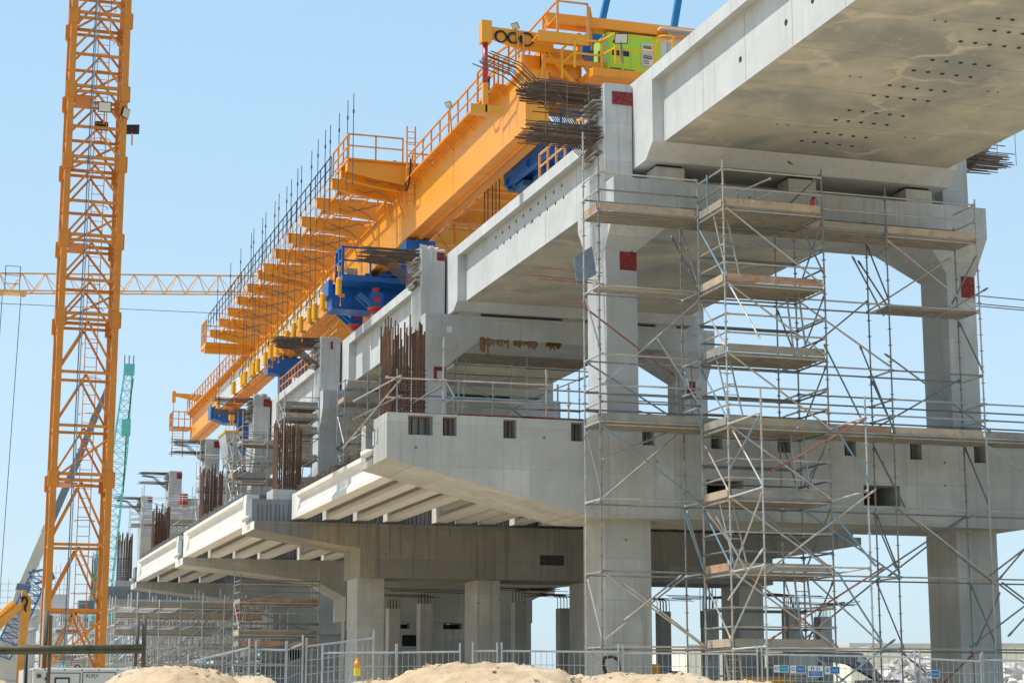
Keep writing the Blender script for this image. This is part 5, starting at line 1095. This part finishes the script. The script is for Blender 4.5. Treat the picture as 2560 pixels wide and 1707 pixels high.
# --- white generator canopy with lettering, bottom left
YG = 33
ga0, ga1 = at(82, 1673, Y=YG), at(330, 1664, Y=YG); zt = (ga0.z+ga1.z)/2
gs = thing('site_generator', ((ga0.x+ga1.x)/2, YG+.8, .3), 'off white generator canopy lettered RLRJV behind the sand mound, bottom left', 'generator')
MB().box(ga0.x, ga1.x, YG, YG+1.6, .35, zt).build('canopy', 'cabin', gs, bevel=.03); MB().box(ga0.x-.15, ga0.x-.002, YG+.1, YG+1.5, .5, zt-.03).build('end_cowl', 'cabin', gs); MB().box(ga0.x+.1, ga1.x-.1, YG+.1, YG+1.5, 0, .34).build('skid', 'black', gs)
def gp(x, y): return at(60+x*240/2352, 1640+y*240/2352, Y=YG-.006)
def grect(x0, y0, x1, y1, name, m, d=.006): a, b = gp(x0, y0), gp(x1, y1); return MB().box(a.x, b.x, YG-d, YG-.001, b.z, a.z).build(name, m, gs)
for (x0, x1, y0) in ((545, 1340, 395), (1435, 2215, 380)):
    a, b = gp(x0, y0), gp(x1, 1500); mb = MB()
    for (xa, xb, za, zb) in ((a.x, a.x+.012, b.z, a.z), (b.x-.012, b.x, b.z, a.z), (a.x, b.x, a.z-.012, a.z)): mb.box(xa, xb, YG-.005, YG-.001, za, zb)
    mb.build('door_outline', 'black', gs)
a, b = gp(750, 510), gp(1110, 900); MB().box(a.x, b.x, YG-.02, YG-.001, b.z, a.z).build('window_frame', 'black', gs, bevel=.01); MB().box(a.x+.03, b.x-.03, YG-.03, YG-.021, b.z, a.z-.03).build('window_pane', 'cabin', gs); MB().box(a.x+.06, b.x-.1, YG-.04, YG-.031, b.z, a.z-.1).build('display_screen', 'steelg', gs)
grect(320, 430, 415, 520, 'marker_lamp', 'rust', .03); grect(510, 520, 580, 575, 'latch', 'black', .03)
for x in (1000, 1425, 1840, 2300, 520, 240): c = gp(x, 325); MB().disc((c.x, YG-.004, c.z), .012, 'y', .01, 8).build('bolt', 'black', gs)
c = gp(1670, 478); text_mesh('RLRJV', .085, (c.x, YG-.004, c.z), (1, 0, .01), (0, 0, 1), 'black', gs)
c = gp(1345, 265); MB().ring((c.x, YG+.3, c.z), .045, .012, 'y', 14).build('lifting_eye', 'black', gs)
# --- pipe barrier at bottom left
YBR = 26
br = thing('pipe_barrier', (at(180, 1620, Y=YBR).x, YBR, 0), 'rusty green pipe barrier crossing the bottom left corner', 'barrier')
p, q = at(-60, 1621, Y=YBR), at(358, 1616, Y=YBR); MB().tube(p, q, .036, 10).build('top_rail', 'pipeg', br, smooth=True)
MB().tube(p+Vector((0, -.01, -.05)), q+Vector((0, -.01, -.06)), .03, 10).build('top_rail', 'pipeg', br, smooth=True)
for (x0, y0, x1, y1, r, m) in ((66, 1622, 63, 1760, .022, 'black'), (118, 1525, 110, 1670, .028, 'pipeg'), (128, 1537, 119, 1760, .022, 'pipeg'), (347, 1543, 338, 1665, .022, 'pipeg'), (362, 1536, 358, 1668, .03, 'pipeg')): MB().tube(at(x1, y1, Y=YBR+.06), at(x0, y0, Y=YBR+.06), r, 8).build('post', m, br, smooth=True)
# --- slender short columns with bent bars on top
PIL = [(972, 1002, 1519, 79, None), (1050, 1081, 1507, 78.5, None), (1287, 1317, 1503, 77.5, 1), (1400, 1430, 1519, 77.2, 1), (1650, 1678, 1527, 76.2, 1), (1765, 1797, 1524, 75.8, 1), (1970, 2003, 1519, 74.6, 1), (2050, 2080, 1540, 74.3, 1)]
PLAB = ['first short column from the left, beside the big column of the second pier', 'second short column from the left, bars rising above it', 'short column with bent bars left of the sky gap', 'short column with bent bars in the middle of the sky gap', 'short column just right of the nearest left column', 'short column behind the lower left landing of the stair tower', 'taller short column behind the right side of the stair tower, above the safety signs', 'short column behind the safety signs, farther right']
for i, (a, b, yt, Yp, bars) in enumerate(PIL):
    A_, B_ = at(a, yt, Y=Yp), at(b, yt, Y=Yp); r = thing('short_column', ((A_.x+B_.x)/2, Yp+.3, 0), PLAB[i], 'column', 'slender short columns')
    w_ = B_.x-A_.x; MB().box(A_.x, B_.x, Yp, Yp+w_*1.1, 0, A_.z).build('shaft', 'conc_low', r, bevel=.03)
    mb = MB(); rr = random.Random(i)
    for jx in range(4):
        for jy in (0, 1):
            x = A_.x+.06+(w_-.12)*jx/3; y = Yp+.06+(w_-.12)*jy; s_ = 1 if i in (3, 4, 6) else -1
            mb.path([(x, y, A_.z-.02), (x, y, A_.z+.42), (x-s_*.08, y, A_.z+.52), (x-s_*.25, y, A_.z+.56), (x-s_*(.9+rr.random()*1.0), y+rr.uniform(-.1, .1), A_.z+.56+rr.uniform(-.08, .12))] if bars else [(x, y, A_.z-.02), (x, y, A_.z+.42)], .016, 4)
    for q_ in range(3): mb.tube((A_.x-1.2-rr.random()*.6, Yp+.1*q_, A_.z+.5+.06*q_), (B_.x+1.0+rr.random(), Yp+.15*q_, A_.z+.52+.05*q_-rr.random()*.1), .014, 4)
    mb.build('bent_bars', 'rust', r)
cg = MB(); rr = random.Random(2)
p = at(1770, 1350, Y=75.9)
for i in range(5): 
    for y in (75.8, 76.2): cg.tube((p.x-.3+i*.14, y, 4.7), (p.x-.3+i*.14, y, 7.0-rr.random()*.2), .014, 5)
tag(cg.build('column_cage', 'rust'), 'bundle of thin rusty column bars behind the stair tower', 'rebar')
# --- mesh fence panels
YFN = 38.5
def fence_panel(pa, pb, lab, n=27, h=2.0):
    a = at(*pa, Y=pa[2] if len(pa) > 2 else YFN) if len(pa) == 2 else at(pa[0], pa[1], Y=pa[2]); b = at(*pb, Y=YFN) if len(pb) == 2 else at(pb[0], pb[1], Y=pb[2])
    r = thing('fence_panel', ((a.x+b.x)/2, (a.y+b.y)/2, min(a.z, b.z)-h), lab, 'fence panel', 'temporary mesh fence panels')
    dn = Vector((0, 0, -h)); e = Vector((0, 0, .18))
    mb = MB().tube(a+e, a+dn, .021, 8).build('post', 'fence', r); MB().tube(b+e, b+dn, .021, 8).build('post', 'fence', r)
    MB().tube(a, b, .02, 8).build('top_rail', 'fence', r); MB().tube(a+dn*.97, b+dn*.97, .02, 8).build('bottom_rail', 'fence', r)
    mb = MB()
    for i in range(1, n): c = a.lerp(b, i/n); mb.tube(c, c+dn*.97, .0055, 4)
    for j in range(1, 7): mb.tube(a+dn*(j/7), b+dn*(j/7), .006, 4)
    mb.build('wire_mesh', 'fence', r)
FP = [((470, 1655), (623, 1618), 'mesh fence panel behind the sand mound, left end'), ((640, 1622), (715, 1624), 'narrow mesh fence panel at the bottom of the ladder scaffold'), ((717, 1624), (757, 1608), 'mesh fence panel left of the tall tilted panel'), ((766, 1615), (934, 1594, 39.2), 'tilted mesh fence panel rising above its neighbours in front of the big column'),
      ((806, 1631), (990, 1630), 'mesh fence panel behind the orange warning lamp'), ((992, 1630), (1150, 1628), 'mesh fence panel with leaning post left of the warning lamp gap'), ((1182, 1626), (1243, 1626), 'short mesh fence panel left of the sky gap'), ((1254, 1626), (1546, 1629), 'mesh fence panel in front of the sky gap columns'), ((1557, 1631), (1893, 1634), 'mesh fence panel in front of the nearest left column'), ((1904, 1634), (2287, 1642), 'mesh fence panel carrying the four safety signs'), ((2299, 1645), (2452, 1652), 'mesh fence panel carrying the single safety sign'), ((2456, 1648), (2760, 1656), 'mesh fence panel in the bottom right corner')]
for a, b, lab in FP: fence_panel(a, b, lab, max(6, int(27*abs(b[0]-a[0])/364)))
# --- safety signs
def sgp(x, y): return (1920+x*200/2352, 1640+y*200/2352)
def sign(p0, p1, lab, text, m='signb', pict='circle', two=False):
    a, b = at(*p0, Y=YFN-.03), at(*p1, Y=YFN-.03); y = YFN-.04
    r = thing('safety_sign', ((a.x+b.x)/2, y, b.z), lab, 'sign', 'blue and white safety signs on the fence')
    MB().box(a.x, b.x, y, y+.012, b.z, a.z).build('board', 'sign', r); w_, h_ = b.x-a.x, a.z-b.z
    if two:
        MB().box(a.x+.05*w_, b.x-.05*w_, y-.004, y-.001, b.z+.06*h_, b.z+.52*h_).build('text_panel', m, r); text_mesh(text, h_*.13, ((a.x+b.x)/2, y-.006, b.z+.29*h_), (1, 0, 0), (0, 0, 1), 'sign', r)
        cs = [(a.x+.31*w_, b.z+.76*h_), (a.x+.68*w_, b.z+.76*h_)]; R_ = .18*h_
    else:
        MB().box(a.x+.36*w_, b.x-.04*w_, y-.004, y-.001, b.z+.08*h_, a.z-.06*h_).build('text_panel', m, r); text_mesh(text, h_*.16, (a.x+.66*w_, y-.006, b.z+.5*h_), (1, 0, 0), (0, 0, 1), 'sign', r)
        cs = [(a.x+.17*w_, b.z+.52*h_)]; R_ = .27*h_
    for i, (cx, cz) in enumerate(cs):
        d = MB().disc((cx, y-.003, cz), R_, 'y', .004, 20).build('pictogram', m, r); k_ = y-.009; mb = MB()
        if pict == 'glove': mb.prism([(cx-.3*R_, cz-.6*R_), (cx+.3*R_, cz-.6*R_), (cx+.4*R_, cz+.1*R_), (cx+.2*R_, cz+.7*R_), (cx-.2*R_, cz+.7*R_), (cx-.4*R_, cz+.1*R_)], 'y', k_, k_+.002)
        elif pict == 'ear': mb.prism([(cx-.5*R_, cz-.5*R_), (cx+.5*R_, cz-.5*R_), (cx+.45*R_, cz+.4*R_), (cx, cz+.7*R_), (cx-.45*R_, cz+.4*R_)], 'y', k_, k_+.002)
        elif pict == 'eye': mb.box(cx-.6*R_, cx-.05*R_, k_, k_+.002, cz-.15*R_, cz+.25*R_).box(cx+.05*R_, cx+.6*R_, k_, k_+.002, cz-.15*R_, cz+.25*R_).box(cx-.6*R_, cx+.6*R_, k_, k_+.0015, cz+.26*R_, cz+.36*R_)
        elif i == 0: mb.prism([(cx-.45*R_, cz-.6*R_), (cx+.6*R_, cz-.6*R_), (cx+.6*R_, cz-.3*R_), (cx+.05*R_, cz-.05*R_), (cx+.05*R_, cz+.6*R_), (cx-.45*R_, cz+.6*R_)], 'y', k_, k_+.002)
        else: mb.prism([(cx-.65*R_, cz+.1*R_), (cx+.65*R_, cz+.1*R_), (cx+.5*R_, cz+.55*R_), (cx, cz+.75*R_), (cx-.5*R_, cz+.55*R_)], 'y', k_, k_+.002).box(cx-.35*R_, cx+.35*R_, k_, k_+.002, cz-.6*R_, cz+.0*R_)
        mb.build('symbol', 'sign', d)
sign(sgp(175, 250), sgp(610, 465), 'hand protection sign with teal panel, leftmost of the four on the fence', 'Hand protection\nmust be worn', 'signt', 'glove')
sign(sgp(660, 262), sgp(1105, 490), 'ear protection sign, second of the four blue signs on the fence', 'Ear protectors\nmust be worn in\nthis area', 'signb', 'ear')
sign(sgp(1165, 272), sgp(1615, 598), 'large two symbol sign about safety helmets and footwear on the fence', 'Safety helmets\nand safety footwear\nmust be worn', 'signb', 'both', True)
sign(sgp(1665, 290), sgp(2110, 520), 'eye protection sign, rightmost of the four together on the fence', 'Eye protection\nmust be worn', 'signb', 'eye')
sign((2316, 1674), (2349, 1694), 'lone eye protection sign on the fence in front of the right column', 'Eye protection\nmust be worn', 'signb', 'eye')
# --- orange warning lamp on the fence
p = at(893, 1664, Y=YFN-.1)
wl = thing('warning_lamp', (p.x, p.y, p.z-.2), 'orange lens warning lamp on a yellow battery box hung on the fence', 'warning lamp')
MB().box(p.x-.06, p.x+.06, p.y-.05, p.y+.05, p.z-.2, p.z-.04).build('battery_box', 'ybox', wl, bevel=.01)
MB().tube((p.x-.005, p.y, p.z-.04), (p.x-.005, p.y, p.z+.1), .05, 14, .055).tube((p.x-.005, p.y, p.z+.1), (p.x-.005, p.y, p.z+.15), .055, 14, .02).build('lens', 'ylens', wl, smooth=True)
# --- coil of hose leaning on the nearest column
p = at(1525, 1645, Y=48.8); mb = MB(); mb.path([at(x, y, Y=48.9) for x, y in ((1520, 1700), (1508, 1660), (1510, 1643), (1530, 1640), (1546, 1648), (1550, 1690), (1552, 1720))], .05, 6)
tag(mb.build('hose', 'rubber'), 'thick black hose looped against the foot of the nearest left column', 'hose')
# --- sand mounds
def mound(cx, cy, rx, ry, h, lab, seed, n=96):
    from mathutils import noise
    vs = []; fs = []
    for j in range(n+1):
        for i in range(n+1):
            u, v = i/n*2-1, j/n*2-1; r = math.hypot(u, v); base = max(0, 1-.12*r*r-.88*r**6)
            x, y = cx+u*rx, cy+v*ry; q = Vector((x*.55+seed*13, y*.55, seed)); f_ = noise.fractal(q, 1.0, 2.0, 4)
            g_ = noise.fractal(Vector((x*6, y*6, seed)), .75, 2.1, 5)
            z = h*base*(.965+.04*f_)+.035*g_*min(1, base*5)-.04
            vs.append((x, y, z))
    for j in range(n):
        for i in range(n): a = j*(n+1)+i; fs.append((a, a+1, a+n+2, a+n+1))
    mb = MB().add(vs, fs); rr = random.Random(seed)
    for i in range(90):     # clods
        u, v = rr.uniform(-.9, .9), rr.uniform(-.9, .9)
        if u*u+v*v > .85: continue
        k_ = int((v+1)/2*n)*(n+1)+int((u+1)/2*n); c = vs[k_]; s_ = rr.uniform(.015, .05)
        mb.hull([(c[0]+rr.uniform(-s_, s_), c[1]+rr.uniform(-s_, s_), c[2]+rr.uniform(-s_*.5, s_)) for _ in range(8)])
    o = mb.build('sand_mound', 'sand', smooth=False)
    for q_ in o.data.polygons[:n*n]: q_.use_smooth = True
    return tag(o, lab, 'sand mound', 'sand mounds in the foreground')
for (xa, xb, py, Y, lab, sd) in ((225, 630, 1664, 22, 'sand mound in front of the lettered generator', 1), (490, 700, 1690, 24, 'low sand mound right of the one by the generator', 2), (-160, 70, 1684, 22, 'corner sand mound cut by the left edge of the photo', 3), (860, 1060, 1697, 24, 'low sand ridge between the two big mounds', 4), (940, 1450, 1657, 22, 'largest sand mound, bottom centre below the sky gap', 5), (1330, 1500, 1686, 23, 'small sand mound right of the largest one', 6), (1440, 1760, 1674, 22, 'sand mound at the foot of the nearest left column', 7), (1650, 1950, 1701, 23, 'low sand ridge fading out below the safety signs', 8)):
    A_, B_ = at(xa, py, Y=Y), at(xb, py, Y=Y); mound((A_.x+B_.x)/2, Y, (B_.x-A_.x)/2*1.3, 3.2, A_.z*1.04, lab, sd)
# --- white rubble heap
def rubble(px, py, Y, rx, h, lab, sd, n=420):
    from mathutils import noise
    rr = random.Random(sd); c = at(px, py, Y=Y); mb = MB()
    for i in range(n):
        a, r = rr.uniform(0, 2*math.pi), math.sqrt(rr.random()); x, y = c.x+rx*r*math.cos(a), Y+5*r*math.sin(a)
        z = h*(1-r**1.3)+rr.uniform(-.2, .15); s_ = rr.uniform(.12, .42)
        mb.hull([(x+rr.uniform(-s_, s_), y+rr.uniform(-s_, s_), z+rr.uniform(-s_, s_)*.8) for _ in range(9)])
    mb.hull([(c.x+rx*.97*math.cos(t), Y+4.8*math.sin(t), -.1) for t in [q*.5 for q in range(13)]]+[(c.x, Y, h*.85)])
    tag(mb.build('rubble_heap', 'rock', kind=None), lab, 'rubble', 'white rubble heaps')
rubble(2300, 1690, 82, 6.5, 3.7, 'heap of white broken rock behind the right column', 1); rubble(2590, 1690, 80, 6.5, 3.7, 'heap of white broken rock at the right edge of the photo', 2); rubble(2140, 1700, 80, 3.6, 2.0, 'low heap of white broken rock behind the safety signs', 3)
# --- far pale sheds
def shed(px0, px1, pyt, Y, lab, dep=40):
    a, b = at(px0, pyt, Y=Y), at(px1, pyt, Y=Y); r = thing('industrial_shed', ((a.x+b.x)/2, Y+dep/2, 0), lab, 'shed', 'pale industrial sheds')
    MB().box(a.x, b.x, Y, Y+dep, 0, a.z-.6).build('wall', 'cream', r); MB().box(a.x-.3, b.x+.3, Y-.3, Y+dep, a.z-.599, a.z).build('parapet', 'cabin', r)
    mb = MB(); x = a.x+1
    while x < b.x-1: mb.box(x, x+.06, Y-.06, Y-.005, 1.5, a.z-.62); x += 1.6
    mb.build('cladding_rib', 'cream2', r); MB().box(a.x, b.x, Y-.1, Y-.07, 0, 3.4).build('plinth', 'grey', r)
shed(1720, 2120, 1610, 240, 'cream industrial shed behind the stair tower'); shed(2126, 2330, 1606, 232, 'cream shed with higher parapet left of the right column'); shed(2335, 2900, 1605, 250, 'long cream shed at the right edge of the photo')
shed(1260, 1500, 1680, 300, 'low grey shed seen through the sky gap')
# --- grey loader arm and yellow machine behind the fence
p = at(2085, 1640, Y=70)
ld = thing('loader', (p.x+3, 70, 0), 'grey loader arm reaching down to the rubble behind the fence', 'loader')
MB().prism([(at(x, y, Y=70).x, at(x, y, Y=70).z) for x, y in ((1990, 1628), (2020, 1630), (2120, 1630), (2150, 1632), (2200, 1690), (2190, 1700), (2120, 1660), (2060, 1650), (2020, 1665), (1995, 1665))], 'y', 69.8, 70.2).build('boom', 'loadg', ld)
MB().prism([(at(x, y, Y=69.9).x, at(x, y, Y=69.9).z) for x, y in ((2140, 1640), (2160, 1648), (2154, 1660), (2136, 1652))], 'y', 69.7, 69.78).build('plate', 'sign', ld)
MB().hull([(at(2195, 1700, Y=70).x+dx, 70+dy, z) for dx in (-.6, .5) for dy in (-.9, .9) for z in (1.2, 2.4)]).build('bucket', 'rust', ld); MB().box(p.x-3.5, p.x-1.0, 69, 71.5, .6, 2.4).build('body', 'loadg', ld); MB().box(p.x-2.4, p.x-1.2, 69.2, 71.2, 2.41, 3.4).build('cab', 'cabin', ld)
for x in (-3.0, -1.4): MB().disc((p.x+x, 69.2, .7), .7, 'y', .5, 16).build('wheel', 'rubber', ld)
p = at(1945, 1690, Y=60)
ym = thing('machine', (p.x, 60, 0), 'yellow machine body low behind the first safety sign', 'machine')
MB().box(p.x-.9, p.x+.35, 59.5, 61.2, .6, p.z+.02).build('body', 'jack', ym, bevel=.05); MB().box(p.x-.3, p.x+.2, 60, 60.6, p.z+.03, p.z+.3).build('engine', 'galvd', ym); MB().box(p.x-1, p.x+.5, 59.6, 61, 0, .59).build('track', 'black', ym)
p = at(1640, 1670, Y=60); o = MB().box(p.x-.14, p.x+.14, 60, 60.3, .2, p.z+.15).build('gas_bottle_rack', 'jack'); tag(o, 'narrow yellow steel box stood behind the nearest left column', 'box')
p = at(1684, 1696, Y=58); o = MB().tube((p.x-.28, 58, p.z), (p.x+.3, 58.1, p.z), .26, 16).build('blue_drum', 'blued'); tag(o, 'blue drum lying behind the right hand sand mound', 'drum')
p = at(1395, 1690, Y=70); o = MB().hull([(p.x+dx, 70+dy, z) for dx, z in ((-.7, 1.4), (-.7, p.z+.1), (1.3, 1.4), (.7, p.z+.1)) for dy in (0, 1)]).build('tarpaulin_stack', 'signb'); tag(o, 'blue tarpaulin covered stack in the sky gap behind the fence', 'tarpaulin')
# --- worker, bird, extinguisher, red box
def skin_figure(name, joints, edges, rad, m, root):
    me = bpy.data.meshes.new(name); me.from_pydata(joints, edges, []); o = bpy.data.objects.new(name, me); COL.objects.link(o); o.parent = root
    sk = o.modifiers.new('skin', 'SKIN'); 
    for i, v in enumerate(me.skin_vertices[0].data): v.radius = (rad[i], rad[i]); v.use_root = (i == 0)
    sb = o.modifiers.new('sub', 'SUBSURF'); sb.levels = 1; sb.render_levels = 1; me.materials.append(M[m]); return o
p = at(393, 1311, Y=171.0)
wk = thing('person', (p.x, 170.9, 16.9), 'worker in orange vest and dark helmet crouching on the farthest crossbeam', 'person')
J = [(0, 0, .28), (0, -.02, .52), (0, -.05, .74), (0, -.07, .84), (.12, -.25, .4), (.12, -.12, .05), (.12, -.3, .03), (-.12, -.25, .4), (-.12, -.12, .05), (-.12, -.3, .03), (.2, -.06, .7), (.26, -.22, .52), (.22, -.42, .55), (-.2, -.06, .7), (-.26, -.22, .52), (-.22, -.42, .55)]
skin_figure('body', J, [(0, 1), (1, 2), (2, 3), (0, 4), (4, 5), (5, 6), (0, 7), (7, 8), (8, 9), (2, 10), (10, 11), (11, 12), (2, 13), (13, 14), (14, 15)], [.16, .16, .15, .06, .09, .07, .05, .09, .07, .05, .07, .055, .045, .07, .055, .045], 'navy', wk)
skin_figure('head', [(0, -.07, .86), (0, -.09, .98), (0, -.09, 1.06)], [(0, 1), (1, 2)], [.06, .1, .09], 'skin', wk)
def local_part(mb, name, m, root):
    me = bpy.data.meshes.new(name); me.from_pydata([Vector(v) for v in mb.v], [], mb.f); o = bpy.data.objects.new(name, me); COL.objects.link(o); o.parent = root; me.materials.append(M[m]); return o
local_part(MB().tube((0, -.02, .3), (0, -.05, .78), .2, 12, .19), 'vest', 'vest', wk); local_part(MB().tube((0, -.09, 1.03), (0, -.09, 1.1), .13, 12, .12).tube((0, -.09, 1.1), (0, -.09, 1.17), .12, 12, .05), 'helmet', 'steelblue', wk)
p = at(1975, 412, Y=47.6)
bd_ = thing('bird', (p.x, 47.6, p.z), 'small dark bird perched on the top rail of the stair tower', 'bird')
skin_figure('body', [(0, 0, 0.05), (-.04, 0, .075), (-.06, 0, .1), (-.085, 0, .1), (.05, 0, .03), (.12, 0, .005)], [(0, 1), (1, 2), (2, 3), (0, 4), (4, 5)], [.034, .03, .022, .006, .022, .009], 'rust', bd_)
local_part(MB().tube((-.01, .015, .0), (-.01, .015, .03), .005, 4).tube((-.01, -.015, 0), (-.01, -.015, .03), .005, 4), 'legs', 'rustdark', bd_)
p = at(2031, 500, Y=47.75); fe = thing('fire_extinguisher', (p.x, 47.75, 15.55), 'red fire extinguisher on the top landing of the stair tower', 'fire extinguisher')
MB().tube((p.x, 47.75, 15.52), (p.x, 47.75, 15.9), .075, 12).tube((p.x, 47.75, 15.9), (p.x, 47.75, 15.97), .075, 12, .03).build('cylinder', 'redp', fe, smooth=False); MB().box(p.x-.02, p.x+.09, 47.73, 47.77, 15.975, 16.02).build('valve', 'black', fe); MB().path([(p.x+.05, 47.7, 16), (p.x+.11, 47.66, 15.85), (p.x+.1, 47.66, 15.65)], .012, 4).build('hose', 'black', fe)
p = at(457, 1260, Y=150.9); o = MB().box(p.x-.35, p.x+.35, 150.6, 151.2, 16.88, 17.75).build('red_crate', 'redp'); tag(o, 'bright red box on the sixth pier crossbeam', 'box')
p = at(570, 1520, Y=100); fe = thing('fire_extinguisher', (at(597, 1530, Y=97).x, 97, 4.5), 'red fire extinguisher hung at the end of the rusty plank birdcage scaffold', 'fire extinguisher')
q = at(597, 1532, Y=97); MB().tube((q.x, 97, q.z-.3), (q.x, 97, q.z+.2), .11, 10).build('cylinder', 'redp', fe); MB().box(q.x-.06, q.x+.08, 96.95, 97.05, q.z+.2, q.z+.42).build('valve', 'sign', fe)
